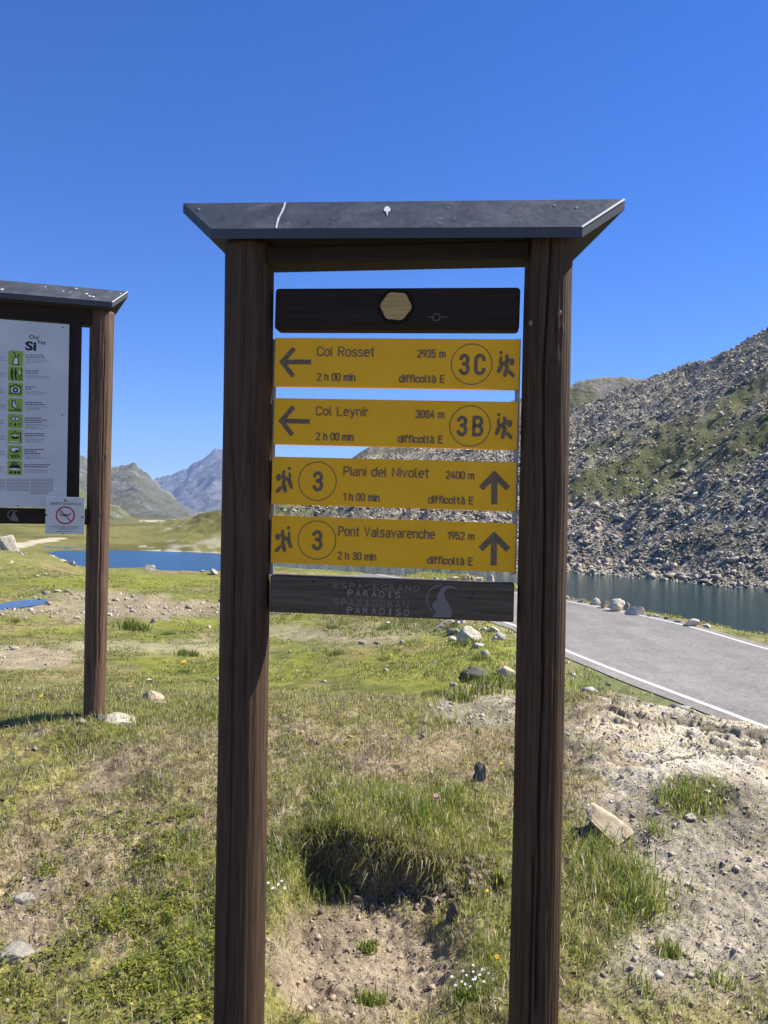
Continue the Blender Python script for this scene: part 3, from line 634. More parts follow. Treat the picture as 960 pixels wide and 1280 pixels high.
rs = [
 (617, 790, 22, 11, 'w', 'flat white rock near the right post, right of the jagged pile and before the road'),
 (574, 780, 16, 12, 'w', 'small white rock behind the jagged pile below the dark rail'),
 (733, 757, 9, 8, 'w', 'small pale rock filling the gap behind the brownish low roadside rock'),
 (750, 759, 13, 10, 'g', 'grey rock behind the white rounded roadside rock'),
 (764, 764, 11, 9, 'w', 'small white rock squeezed between the tall beige rock and the largest grey white block'),
 (783, 769, 13, 11, 'g', 'grey rock between the two largest roadside blocks'),
 (803, 772, 12, 9, 'w', 'pale rock behind the right end of the roadside row'),
 (822, 778, 10, 5, 'w', 'small flat pale rock alone on the verge right of the roadside row'),
 (834, 781, 8, 5, 'g', 'small grey rock on the verge halfway to the flat white slab'),
 (905, 789, 10, 4, 'w', 'low pale stone on the grassy verge right of the white slab'),
 (928, 791, 9, 5, 'g', 'small grey stone on the verge near the right edge of the photo'),
 (545, 727, 10, 7, 'w', 'small pale rock left of the pinkish rock above the dark rail'),
 (592, 727, 8, 8, 'g', 'small grey rock between the brown pair and the pale rocks above the rail'),
 # px, foot y, width, height, material, label
 (707, 755, 9, 7, 'w', 'small pale roadside rock touching the right post, first of the row before the lake'),
 (715, 752, 12, 9, 'g', 'grey blocky roadside rock beside the right post, second of the row before the lake'),
 (724, 748, 9, 10, 'g', 'small grey rock sticking up behind the blocky second rock of the roadside row'),
 (729, 760, 13, 9, 'b', 'brownish low rock in front of the far white road line, near the right post'),
 (739, 756, 12, 8, 'w', 'flat pale rock in the roadside row between the brown one and the larger white ones'),
 (744, 763, 15, 11, 'w', 'white rounded roadside rock standing left of the two big grey white blocks'),
 (757, 767, 17, 15, 'b', 'beige tall roadside rock leaning against the largest grey white block'),
 (772, 771, 23, 19, 'w', 'large grey white block of the roadside row, with flat shaded left face'),
 (795, 776, 27, 19, 'w', 'largest white roadside block, right end of the row by the lake'),
 (811, 778, 7, 5, 'g', 'tiny grey rock just right of the largest white roadside block'),
 (848, 785, 12, 6, 'g', 'low grey rock on the grassy verge left of the flat white slab'),
 (865, 790, 24, 12, 'w', 'flat tilted white slab on the grassy verge beyond the road'),
 (884, 791, 15, 6, 'w', 'low pale rock just right of the tilted white slab on the verge'),
 (958, 793, 12, 8, 'g', 'dark grey rock on the verge at the right edge of the photo'),
 (556, 785, 30, 18, 'b', 'wedge shaped beige rock left of the white pile below the dark rail'),
 (568, 793, 21, 12, 'g', 'square grey rock in front of the beige wedge, below the dark rail'),
 (590, 801, 38, 28, 'w', 'jagged grey white rock, largest of the pile below the dark rail'),
 (566, 801, 12, 7, 'w', 'small white stone in the grass left of the jagged rock'),
 (629, 797, 16, 6, 'w', 'small flat white stone on the green slope left of the right post'),
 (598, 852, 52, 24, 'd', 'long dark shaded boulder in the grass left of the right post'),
 (632, 846, 26, 22, 'b', 'pale beige block joined to the dark boulder beside the right post'),
 (567, 858, 15, 9, 'g', 'small rounded grey stone in front of the long dark boulder'),
 (586, 861, 26, 6, 'b', 'low beige stone in the grass in front of the dark boulder'),
 (543, 829, 7, 5, 'w', 'single small white stone alone on the bright green slope'),
 (452, 806, 11, 6, 'g', 'single grey white stone on the trodden ground under the rail'),
 (565, 727, 16, 11, 'b', 'pinkish brown rock on the lake bank between yellow plate and rail'),
 (581, 727, 14, 12, 'b', 'brown rock next to the pinkish one between lowest yellow plate and rail'),
 (600, 727, 11, 9, 'w', 'pale rock in the far roadside row, right of the brown pair above the rail'),
 (612, 728, 13, 12, 'w', 'white rock standing highest above the rail, left of the teal water gap'),
 (622, 728, 9, 8, 'w', 'small white rock nearest the teal water gap above the rail'),
 (187, 712, 20, 11, 'w', 'white domed boulder on the near shore of the blue lake'),
 (267, 719, 12, 8, 'w', 'small white boulder by the blue lake beside the left post of the trail sign'),
 (251, 715, 9, 3, 'w', 'thin flat white rock at the shore of the blue lake'),
 (6, 688, 30, 34, 'w', 'large rounded cream boulder cut by the left edge of the photo'),
 (18, 688, 7, 7, 'g', 'small dark and white rock at the foot of the large cream boulder'),
 (62, 694, 24, 5, 'w', 'long low white rock ledge, upper left piece above the blue lake'),
 (75, 700, 22, 7, 'w', 'long low white rock ledge, middle piece above the blue lake'),
 (88, 706, 13, 8, 'w', 'end block of the white rock ledge where the blue lake begins'),
 (94, 713, 26, 3, 'w', 'thin flat pale slab lying in the grass just before the blue lake'),
 (30, 692, 5, 3, 'w', 'tiny white stone on the grass right of the cream boulder'),
 (24, 693, 10, 4, 'w', 'flat white stone on the grass below the track'),
 (13, 703, 7, 3, 'w', 'small flat white stone near the left edge below the cream boulder'),
 (45, 722, 7, 4, 'w', 'small white stone in the meadow left of the notice board post'),
 (56, 719, 6, 3, 'w', 'smaller white stone right of another in the meadow left of the board post'),
 (70, 741, 11, 4, 'w', 'white stone at the upper rim of the stony patch'),
 (84, 741, 10, 5, 'g', 'grey stone at the upper rim of the stony patch'),
 (191, 780, 9, 7, 'g', 'round grey stone standing in the green meadow right of the board post'),
 (208, 776, 18, 5, 'g', 'low flat grey slab right of the round grey stone in the meadow'),
 (260, 752, 7, 4, 'w', 'small white stone in grass near the left post above the stony patch'),
 (252, 755, 8, 5, 'w', 'pale stone at the right end of the stony patch'),
 (260, 785, 7, 4, 'w', 'pale flat stone on the bare patch beside the left post'),
 (187, 853, 9, 6, 'w', 'small cream stone just behind the slab rock near the board post'),
 (187, 876, 42, 17, 'b', 'beige slab rock lying in the grass between board post and left post'),
 (197, 880, 28, 7, 'g', 'thin grey slab in front of the beige slab rock'),
 (122, 902, 26, 11, 'd', 'dark grey stone wedged at the foot of the notice board post'),
 (148, 905, 48, 9, 'w', 'flat pale slab lying right of the foot of the notice board post'),
 (100, 906, 18, 7, 'g', 'small grey stone left of the foot of the notice board post'),
 (764, 1052, 44, 64, 'b', 'tall slanting beige rock standing in the soil right of the right post'),
 (865, 1028, 17, 11, 'w', 'small white stone by the mossy tuft on the gravel slope'),
 (600, 978, 18, 26, 'd', 'dark streaked pointed stone in the turf left of the right post'),
 (566, 1150, 18, 26, 'd', 'dark ribbed stone sticking out of the soil bank below the turf'),
 (82, 1012, 3, 3, 'w', 'tiny white stone in the grass'),
 (28, 1128, 30, 12, 'g', 'grey lichen stone in the turf at the left edge'),
 (12, 1205, 50, 14, 'g', 'flat lichen covered stone sunk in bare ground at the lower left'),
]
MR = dict(w=m_white_rock, g=m_grey_rock, b=m_beige_rock, d=m_dark_rock)
for i, (a, b, w, h, mt, lb) in enumerate(rs):
    if w < 5: continue
    if 700 < a < 962 and b < 800: b -= 6
    big = b > 890 and a > 640
    o = boulder(a, b, w, h, MR[mt], lb, name='boulder' if w > 14 else 'stone', cat='rock', seed=100 + i, sub=3 if w > 12 else 2, depth=0.8 if not big else 1.0, sink=0.45 if (h < w * 0.3) else 0.25, cuts=(9 + i % 4) if (mt != 'd' and a != 764) else 18, rough=.10 if mt != 'd' else .2)
    if a == 764: o.rotation_euler = (-0.55, -0.5, 0.3); o.location.z -= 0.03

# merged small rocks
def merge(templates, pos, scl, rot, colr, rng_=rng):
    Vs = []; Fs = []; Cs = []; b = 0
    k = rng_.integers(0, len(templates), len(pos))
    for ti, (v, f) in enumerate(templates):
        m = np.where(k == ti)[0]
        if not len(m): continue
        c, s = np.cos(rot[m]), np.sin(rot[m]); vv = v[None] * scl[m][:, None, :]
        x = vv[..., 0] * c[:, None] - vv[..., 1] * s[:, None]; y = vv[..., 0] * s[:, None] + vv[..., 1] * c[:, None]
        q = np.stack([x, y, vv[..., 2]], -1) + pos[m][:, None, :]
        Vs.append(q.reshape(-1, 3)); Fs.append((f[None] + (np.arange(len(m)) * len(v))[:, None, None] + b).reshape(-1, 3)); b += len(m) * len(v)
        Cs.append(np.repeat(colr[m], len(v), axis=0))
    return np.vstack(Vs), np.vstack(Fs), np.vstack(Cs)
T0 = []
for s in range(14):
    v, f = rock_shape(0, 900 + s, 3); r = np.random.default_rng(s); v = v + r.normal(size=v.shape) * 0.13
    a = r.uniform(0, 3, 3); Rm = np.array(Matrix.Rotation(a[0], 3, 'X') @ Matrix.Rotation(a[1], 3, 'Y') @ Matrix.Rotation(a[2], 3, 'Z')); T0.append((v @ Rm.T, f))
def box_rock(seed):
    r = np.random.default_rng(seed); v = np.array([(x, y, z) for z in (-1, 1) for y in (-1, 1) for x in (-1, 1)], float) * 0.62
    v = v * r.uniform(0.55, 1.0, 3) + r.normal(size=(8, 3)) * 0.15
    k = r.integers(0, 8); v[k] *= 0.45
    f = np.array([(0, 2, 1), (1, 2, 3), (4, 5, 6), (5, 7, 6), (0, 1, 4), (1, 5, 4), (2, 6, 3), (3, 6, 7), (0, 4, 2), (2, 4, 6), (1, 3, 5), (3, 7, 5)])
    a = r.uniform(0, 3, 3); Rm = np.array(Matrix.Rotation(a[0], 3, 'X') @ Matrix.Rotation(a[1], 3, 'Y') @ Matrix.Rotation(a[2], 3, 'Z')); return v @ Rm.T * 1.15, f
T0 = [box_rock(3000 + s) for s in range(24)]
T1 = [rock_shape(1, 950 + s, 8) for s in range(12)]

def talus():
    n = 330000
    x = rng.uniform(-55, 115, n); y = rng.uniform(70, 215, n)
    z = H(x, y); px, py = project(x, y, z)
    nh = fbm(x * 0.11, y * 0.11, 5, 71); nh2 = fbm(x * 0.045 + z * 0.05, y * 0.05, 4, 73)
    green = green_mask(px, py, nh, nh2)
    dens = (1 - 0.72 * green) * sstep(300, 380, px + (nh - .5) * 160) * np.interp(y, [70, 100, 215], [1.0, 0.85, 0.38])
    keep = (z > LAKE - 0.25) & (y > np.interp(px, [250, 455, 600, 705, 960, 1160], [113, 100, 90, 86, 68, 60])) & (px > 250) & (px < 1080) & (rng.random(n) < dens)
    x, y, z, px = x[keep], y[keep], z[keep], px[keep]
    s = 0.10 + 0.070 * rng.pareto(2.3, len(x)); s = np.clip(s, 0.10, 0.55) * (1 + 0.10 * (z < LAKE + 2.5)) * (0.75 + 0.5 * fbm(x * 0.12, y * 0.12, 3, 141))
    order = np.argsort(-s * rng.uniform(.75, 1, len(s))); big = order[:220]; rest = order[220:62000]
    tone = lambda k: (np.clip(rng.normal(1.08, 0.27, k), 0.35, 1.7)[:, None] * (np.array((1, 1, 1)) + rng.normal(0, 0.03, (k, 3)) + np.array((-0.03, 0, 0.05))))
    sc = s[:, None] * rng.uniform(0.65, 1.25, (len(s), 3)) * np.array((1, 1, 0.8))
    pos = np.stack([x, y, z + s * 0.22], 1); rot = rng.uniform(0, 6.28, len(x))
    V, Fc, Cc = merge(T0, pos[rest], sc[rest], rot[rest], tone(len(rest)))
    np_mesh('scree', V, [Fc], m_talus, colors=Cc, label='mass of grey angular scree stones covering the slope above the teal lake', cat='scree', kind='stuff')
    protos = []
    for k, (v, f) in enumerate([box_rock(4000 + s_) for s_ in range(7)] + [rock_shape(1, 970 + s_, 16) for s_ in range(3)]):
        me_o = np_mesh('scree_boulder', v, [f], m_talus, colors=np.ones((len(v), 3)) * (0.8 + 0.06 * k)); protos.append(me_o)
    for n_, i in enumerate(big):
        o = protos[n_] if n_ < 10 else protos[n_ % 10].copy()
        if n_ >= 10: COL.objects.link(o)
        o.location = pos[i]; o.scale = sc[i]; o.rotation_euler = (0, 0, rot[i])
        if pos[i][2] < LAKE + 1.6: put(o, label='angular grey boulder at the waterline on the far shore of the teal lake', cat='boulder', group='boulders along the far waterline')
        elif pos[i][2] < 6: put(o, label='large angular grey boulder among the scree low on the slope above the teal lake', cat='boulder', group='large boulders low in the scree slope')
        else: put(o, label='angular grey boulder high on the slope between scree and green patches', cat='boulder', group='boulders high on the hillside')
talus()

def scatter_pebbles():
    P_, S_, C_ = [], [], []
    def add(x, y, s, c, lift=0.2):
        z = H(x, y); P_.append(np.stack([x, y, z + s * lift], 1)); S_.append(s[:, None] * rng.uniform(0.7, 1.3, (len(s), 3)) * np.array((1, 1, .7))); C_.append(c)
    # near ground
    n = 48000
    px = rng.uniform(-40, 1000, n); d = rng.uniform(2.3, 7.2, n) ; x = (px - 480) / F_PX * d; z = H(x, d)
    _, py, j, jf, rock = masks(x, d, z)
    soil = np.maximum.reduce([ell(px, py, 450, 1210, 120, 85, j, 0.4), ell(px, py, 40, 1150, 60, 90, j, .5) * .8, rock, 0.10 + 0 * px, 0.35 * (px > 690)])
    k = rng.random(n) < soil; x = x[k]; d = d[k]; rock = rock[k]
    s = 0.0022 + 0.0020 * rng.pareto(2.4, len(x)); s = np.clip(s, .002, .014) * (0.7 + 0.15 * d)
    base = np.where(rock[:, None] > .4, np.array([(0.41, 0.365, 0.295)]), np.array([(0.34, 0.27, 0.19)]))
    add(x, d, s, base * np.clip(rng.normal(1, .28, (len(x), 1)), .35, 1.7))
    n = 1500; x = rng.uniform(-.5, .5, n); y = 3.40 + 0.34 * (fbm(x * 3.3 + 5, x * 0 + 2.0, 4, 31, 0.6) - 0.5) + 0.5 * np.abs(x) ** 3 - 0.12 * x + rng.normal(0, .05, n)
    s = np.clip(0.005 + 0.006 * rng.pareto(2.5, n), .004, .03); add(x, y, s, np.array([(0.20, 0.155, 0.115)]) * np.clip(rng.normal(1, .35, (n, 1)), .3, 2.2), 0.1)
    # stony patches in the meadow, verge stones
    n = 30000; px = rng.uniform(-40, 660, n); d = np.exp(rng.uniform(math.log(10), math.log(80), n)); x = (px - 480) / F_PX * d; z = H(x, d)
    _, py, j, jf, _r = masks(x, d, z)
    m = np.maximum.reduce([ell(px, py, 150, 760, 230, 20, jf, .4) * 1.0, ell(px, py, 30, 820, 120, 16, jf, .5) * .3, ell(px, py, 400, 793, 130, 15, jf, .5) * .16, 0.012 + 0 * px])
    k = (rng.random(n) < m) & (z > LAKE) & (road_dist(x, d) > HWID + .2); x = x[k]; d = d[k]
    s = np.clip(0.018 + 0.018 * rng.pareto(2.3, len(x)), .018, .16) * (d / 28) ** 0.6
    add(x, d, s, np.array([(0.40, 0.355, 0.285)]) * np.clip(rng.normal(1, .25, (len(x), 1)), .4, 1.6), 0.2)
    # verge stones
    n = 9000; y = rng.uniform(6, 42, n); x = rng.uniform(-8, 13, n); rd = road_dist(x, y); k = (rd > HWID + .15) & (rd < HWID + 2.0) & (rng.random(n) < .55); x = x[k]; y = y[k]
    s = np.clip(0.015 + 0.02 * rng.pareto(2.2, len(x)), .015, .16); add(x, y, s, np.array([(0.44, 0.40, 0.34)]) * np.clip(rng.normal(1, .25, (len(x), 1)), .4, 1.5), 0.3)
    # shore stones of the left lake
    pos = np.vstack(P_); scl = np.vstack(S_); cl = np.vstack(C_)
    V, Fc, Cc = merge(T0, pos, scl, rng.uniform(0, 6.28, len(pos)), cl)
    np_mesh('pebbles', V, [Fc], m_pebble, colors=Cc, label='loose pebbles and small stones strewn over soil, gravel slope and meadow', cat='pebbles', kind='stuff')
scatter_pebbles()

# ------------------------------------------------------------------ grass
def blades(x, y, h, w, colr, lean=0.5, seg=2, z=None):
    n = len(x); z = H(x, y) if z is None else z
    a = rng.uniform(0, 6.28, n); la = rng.uniform(0, 6.28, n); ln = rng.uniform(0.15, 1.0, n) * lean * h
    wx, wy = np.cos(a) * w / 2, np.sin(a) * w / 2; lx, ly = np.cos(la) * ln, np.sin(la) * ln
    hz = np.sqrt(np.maximum(h * h - ln * ln, (0.25 * h) ** 2))
    p0 = np.stack([x - wx, y - wy, z - 0.01], 1); p1 = np.stack([x + wx, y + wy, z - 0.01], 1)
    mx, my, mz = x + lx * .35, y + ly * .35, z + hz * .6
    p2 = np.stack([mx - wx * .8, my - wy * .8, mz], 1); p3 = np.stack([mx + wx * .8, my + wy * .8, mz], 1)
    p4 = np.stack([x + lx, y + ly, z + hz], 1)
    V = np.stack([p0, p1, p2, p3, p4], 1).reshape(-1, 3); b = np.arange(n)[:, None] * 5
    Fc = np.concatenate([b + np.array([[0, 1, 3]]), b + np.array([[0, 3, 2]]), b + np.array([[2, 3, 4]])])
    return V, Fc, np.repeat(colr, 5, axis=0)
def gather(parts):
    V, Fc, Cc, b = [], [], [], 0
    for v, f, c in parts: V.append(v); Fc.append(f + b); Cc.append(c); b += len(v)
    return np.vstack(V), np.vstack(Fc), np.vstack(Cc)
def gcol(n, mixv, bright=1.0):
    """mixv 0 = dry straw, 1 = fresh green"""
    dry = np.array([(0.36, 0.30, 0.12)]); grn = np.array([(0.165, 0.235, 0.035)]); yel = np.array([(0.46, 0.46, 0.06)])
    u = np.clip(mixv + rng.normal(0, .25, n), 0, 1)[:, None]; y_ = (rng.random(n) < .22)[:, None]
    c = dry * (1 - u) + grn * u; c = np.where(y_, c * .5 + yel * .5, c); c = np.where(rng.random((n, 1)) < .16, np.array([(0.62, 0.54, 0.32)]), c); return c * np.clip(rng.normal(bright, .22, (n, 1)), .4, 1.7)
def grass():
    parts = []
    # turf: tufts then blades inside tufts
    nt_ = 31000
    px = rng.uniform(-50, 1010, nt_); d = np.sqrt(rng.uniform(2.25 ** 2, 7.8 ** 2, nt_)); x = (px - 480) / F_PX * d; z = H(x, d)
    _, py, j, jf, rock = masks(x, d, z)
    nv = fbm(x * 2.1, d * 2.1, 4, 61); lush = np.maximum.reduce([ell(px, py, 490, 1015, 150, 55, j, .5) * .9, ell(px, py, 360, 1100, 45, 60, j, .5) * .8, ell(px, py, 235, 1180, 130, 120, j, .6) * .6, ell(px, py, 760, 1110, 85, 65, j, .5), ell(px, py, 400, 1030, 80, 80, j, .5) * .7, ell(px, py, 610, 1080, 50, 80, j, .5) * .7, ell(px, py, 640, 1170, 40, 90, j, .4) * .8, ell(px, py, 130, 900, 200, 30, j, .5) * .55, ell(px, py, 870, 1000, 45, 25, j, .4)])
    bare = np.maximum.reduce([ell(px, py, 450, 1215, 115, 80, j, .4), rock * .93, ell(px, py, 40, 1150, 60, 90, j, .5) * .75, ell(px, py, 830, 1130, 130, 140, j, .6) * .7])
    dens = np.clip(sstep(.18, .50, nv) * 1.0 + lush, 0, 1) * (1 - bare * .97 * (lush < .5))
    k = rng.random(nt_) < dens; x, d, lush, px, py = x[k], d[k], lush[k], px[k], py[k]
    nb = 10; X = np.repeat(x, nb); D = np.repeat(d, nb); L = np.repeat(lush, nb); sp = 0.035
    X = X + rng.normal(0, sp, len(X)); D = D + rng.normal(0, sp, len(D))
    tb = np.repeat(rng.normal(0, .22, len(x)), nb); hs = np.repeat(rng.uniform(.6, 1.3, len(x)), nb)
    h = (0.017 + 0.028 * L) * hs * rng.uniform(.6, 1.4, len(X)); w = rng.uniform(.0022, .0042, len(X)) * (0.75 + 0.09 * D)
    g = np.clip(0.42 + 0.45 * L + tb + 0.15 * (np.repeat(px, nb) < 330), 0, 1)
    parts.append(blades(X, D, h, w, gcol(len(X), g, 1.22), 0.85))
    # seed stalks at the brow
    n = 1500; px2 = rng.uniform(-40, 660, n); d2 = rng.uniform(4.6, 6.4, n); x2 = (px2 - 480) / F_PX * d2
    parts.append(blades(x2, d2, rng.uniform(.04, .13, n), rng.uniform(.0022, .0036, n), gcol(n, 0.05 + 0 * x2, 1.5), .6))
    # flattened straw and dead leaves
    n = 42000; px2 = rng.uniform(-50, 1010, n); d2 = np.sqrt(rng.uniform(2.25 ** 2, 6.6 ** 2, n)); x2 = (px2 - 480) / F_PX * d2; z2 = H(x2, d2); _, py2, j2, jf2, rk2 = masks(x2, d2, z2)
    k2 = (rng.random(n) < (1 - rk2 * .93) * (1 - .8 * ell(px2, py2, 450, 1215, 115, 80, j2, .4))) & (fbm(x2 * 5, d2 * 5, 3, 97) > .40); x2, d2 = x2[k2], d2[k2]; n = len(x2)
    sc_ = np.where((rng.random(n) < .45)[:, None], np.array([(0.64, 0.56, 0.38)]), np.array([(0.20, 0.14, 0.08)])) * np.clip(rng.normal(1, .3, (n, 1)), .3, 1.6)
    parts.append(blades(x2, d2, rng.uniform(.015, .06, n), rng.uniform(.002, .005, n), sc_, .99))
    # tussock in the bank
    for cx, cy, rx, k, hh in ((90, 930, 30, 90, .05), (200, 985, 26, 90, .06), (60, 1090, 24, 90, .05), (150, 1150, 30, 110, .05), (230, 1060, 24, 90, .06), (360, 930, 22, 90, .06), (470, 905, 26, 90, .05), (400, 975, 22, 90, .06), (560, 905, 18, 60, .05), (20, 1240, 24, 90, .05), (215, 1240, 26, 90, .06), (800, 1240, 30, 90, .05), (900, 1230, 26, 80, .04), (730, 1200, 26, 90, .05), (120, 870, 20, 60, .07), (530, 1020, 45, 420, .10), (430, 1060, 60, 250, .08), (770, 1100, 60, 500, .10), (740, 1060, 40, 260, .09), (800, 1130, 40, 260, .08), (860, 1000, 40, 240, .05), (560, 1000, 40, 220, .10), (380, 1090, 50, 300, .09), (820, 1040, 20, 90, .08)):
        q, dd = hit(cx, cy); s = rx * dd / F_PX
        xx = q.x + rng.normal(0, s * .5, k); yy = q.y + rng.normal(0, s * .45, k)
        parts.append(blades(xx, yy, hh * rng.uniform(.5, 1.2, k), rng.uniform(.003, .006, k), gcol(k, .9 + 0 * xx), .8))
    # overhanging straw on the bank lip
    k = 900; xx = rng.uniform(-.5, .45, k); yy = 3.47 + 0.34 * (fbm(xx * 3.3 + 5, xx * 0 + 2.0, 4, 31, 0.6) - 0.5) + 0.5 * np.abs(xx) ** 3 - 0.12 * xx + rng.normal(0.02, .03, k)
    parts.append(blades(xx, yy, rng.uniform(.05, .13, k), rng.uniform(.0025, .0045, k), gcol(k, .4 + 0 * xx, .9), .98))
    k = 900; xx = np.concatenate([rng.uniform(-.38, .34, 200), rng.normal(.13, .05, 280), rng.normal(-.02, .03, 120), rng.normal(-.26, .05, 160), rng.normal(.26, .04, 140)]); yy = 3.42 + 0.34 * (fbm(xx * 3.3 + 5, xx * 0 + 2.0, 4, 31, 0.6) - 0.5) + 0.5 * np.abs(xx) ** 3 - 0.12 * xx + rng.uniform(0.0, .05, k)
    zz = H(xx, yy); w = rng.uniform(.002, .0045, k) / 2; dx = rng.normal(0, .03, k); l = rng.uniform(.01, .09, k) * rng.uniform(.4, 1, k)
    pts = [np.stack([xx - w, yy, zz], 1), np.stack([xx + w, yy, zz], 1), np.stack([xx + dx - w, yy - l * .5, zz + l * .25], 1), np.stack([xx + dx + w, yy - l * .5, zz + l * .25], 1), np.stack([xx + 2 * dx, yy - l * .8, zz - l * .7], 1)]
    b_ = np.arange(k)[:, None] * 5
    parts.append((np.stack(pts, 1).reshape(-1, 3), np.concatenate([b_ + np.array([[0, 1, 3]]), b_ + np.array([[0, 3, 2]]), b_ + np.array([[2, 3, 4]])]), np.repeat(gcol(k, .25 + 0 * xx, .95), 5, axis=0)))
    V, Fc, Cc = gather(parts)
    np_mesh('grass', V, [Fc], m_grass, colors=Cc, label='short alpine grass and dry tufts covering the foreground turf', cat='grass', kind='stuff')
    # meadow
    n = 70000; px = rng.uniform(-40, 700, n); d = np.exp(rng.uniform(math.log(7.5), math.log(60), n)); x = (px - 480) / F_PX * d; z = H(x, d)
    _, py, j, jf, _r = masks(x, d, z)
    bare = np.maximum.reduce([ell(px, py, 150, 760, 230, 20, jf, .4), ell(px, py, 30, 820, 120, 16, jf, .5), ell(px, py, 400, 793, 130, 15, jf, .5) * .8])
    tf = fbm(x * .8, d * .8, 4, 69)
    k = (rng.random(n) < (1 - bare * .95) * sstep(.35, .6, tf)) & (road_dist(x, d) > HWID + .3) & (z > LAKE + .1) & (np.hypot((x - PUD.x) / 1.3, (d - PUD.y) / 2.6) > 1); x, d, px, py, tf = x[k], d[k], px[k], py[k], tf[k]
    nb = 2; X = np.repeat(x, nb) + rng.normal(0, .05, len(x) * nb); D = np.repeat(d, nb) + rng.normal(0, .05, len(x) * nb)
    gg = np.clip(.35 + 1.6 * (np.repeat(tf, nb) - .45), 0, 1)
    parts = [blades(X, D, rng.uniform(.02, .055, len(X)) * (D / 14) ** .45, rng.uniform(.008, .016, len(X)) * (D / 10), gcol(len(X), gg * .8 + .1, 1.0), .97)]
    # dark leafy clumps
    for cx, cy, rx in ((170, 787, 20), (235, 820, 16), (230, 842, 10), (210, 793, 8), (598, 868, 36), (620, 858, 30), (575, 875, 20), (585, 806, 16), (545, 870, 20), (600, 825, 14), (640, 862, 20), (480, 826, 8), (420, 818, 10), (565, 785, 10), (20, 778, 6), (480, 787, 10), (415, 786, 8)):
        q, dd = hit(cx, cy); s = rx * dd / F_PX; k = 260
        xx = q.x + rng.normal(0, s * .45, k); yy = q.y + rng.normal(0, s * .45, k)
        parts.append(blades(xx, yy, s * rng.uniform(.25, .6, k), s * rng.uniform(.04, .09, k), gcol(k, .95 + 0 * xx, .75), .9))
    # verges
    n = 30000; x = rng.uniform(-2, 16, n); y = rng.uniform(6, 32, n); rd = road_dist(x, y)
    tv = fbm(x * 1.3, y * 1.3, 4, 83)
    z = H(x, y)
    k = (rd > HWID + .15) & (rd < HWID + 3.6) & (rng.random(n) < sstep(.38, .55, tv)) & (z > -2.2) & (z < -0.25); x, y = x[k], y[k]
    nb = 3; X = np.repeat(x, nb) + rng.normal(0, .05, len(x) * nb); Yy = np.repeat(y, nb) + rng.normal(0, .05, len(x) * nb)
    parts.append(blades(X, Yy, rng.uniform(.04, .12, len(X)), rng.uniform(.008, .016, len(X)) * (Yy / 12), gcol(len(X), .75 + 0 * X, 1.0), .8))
    V, Fc, Cc = gather(parts)
    np_mesh('meadow_grass', V, [Fc], m_grass, colors=Cc, label='low green meadow grass between the knoll, the road and the lakes', cat='grass', kind='stuff')
grass()

def leaves():
    """ground hugging leaf rosettes in the lower left turf"""
    n = 5200; px = rng.uniform(-40, 345, n); d = rng.uniform(2.3, 3.9, n); x = (px - 480) / F_PX * d; z = H(x, d)
    _, py, j, jf, _r = masks(x, d, z); m = np.maximum(ell(px, py, 210, 1200, 170, 130, j, .6), ell(px, py, 230, 1050, 110, 60, j, .6) * .5)
    m = np.maximum(m, .22) * sstep(.42, .62, fbm(x * 7, d * 7, 3, 88)) * .7 + .03; k = rng.random(n) < m; x, d, z = x[k], d[k], z[k]; nb = 9
    X = np.repeat(x, nb); D = np.repeat(d, nb); Z = np.repeat(z, nb); a = rng.uniform(0, 6.28, len(X)); l = rng.uniform(.006, .018, len(X)); w = l * .38
    X = X + rng.normal(0, .012, len(X)); D = D + rng.normal(0, .012, len(X)); Z = Z + rng.uniform(.004, .03, len(X)); up = rng.uniform(-.1, .7, len(X)) * l
    c, s = np.cos(a), np.sin(a)
    p = [np.stack([X, D, Z], 1), np.stack([X + c * l * .5 - s * w, D + s * l * .5 + c * w, Z + up * .6], 1), np.stack([X + c * l, D + s * l, Z + up], 1), np.stack([X + c * l * .5 + s * w, D + s * l * .5 - c * w, Z + up * .6], 1)]
    V = np.stack(p, 1).reshape(-1, 3); F4 = np.arange(len(X) * 4).reshape(-1, 4)
    cc = np.array([(0.18, 0.235, 0.045)]) * (1 - (t := rng.random((len(X), 1)) ** 2)) + np.array([(0.44, 0.40, 0.06)]) * t
    cc = cc * np.clip(rng.normal(1, .25, (len(X), 1)), .4, 1.6)
    np_mesh('ground_leaves', V, [F4], m_grass, colors=np.repeat(cc, 4, axis=0), label='mat of small rounded green leaves creeping over the lower left turf', cat='ground cover', kind='stuff')
leaves()

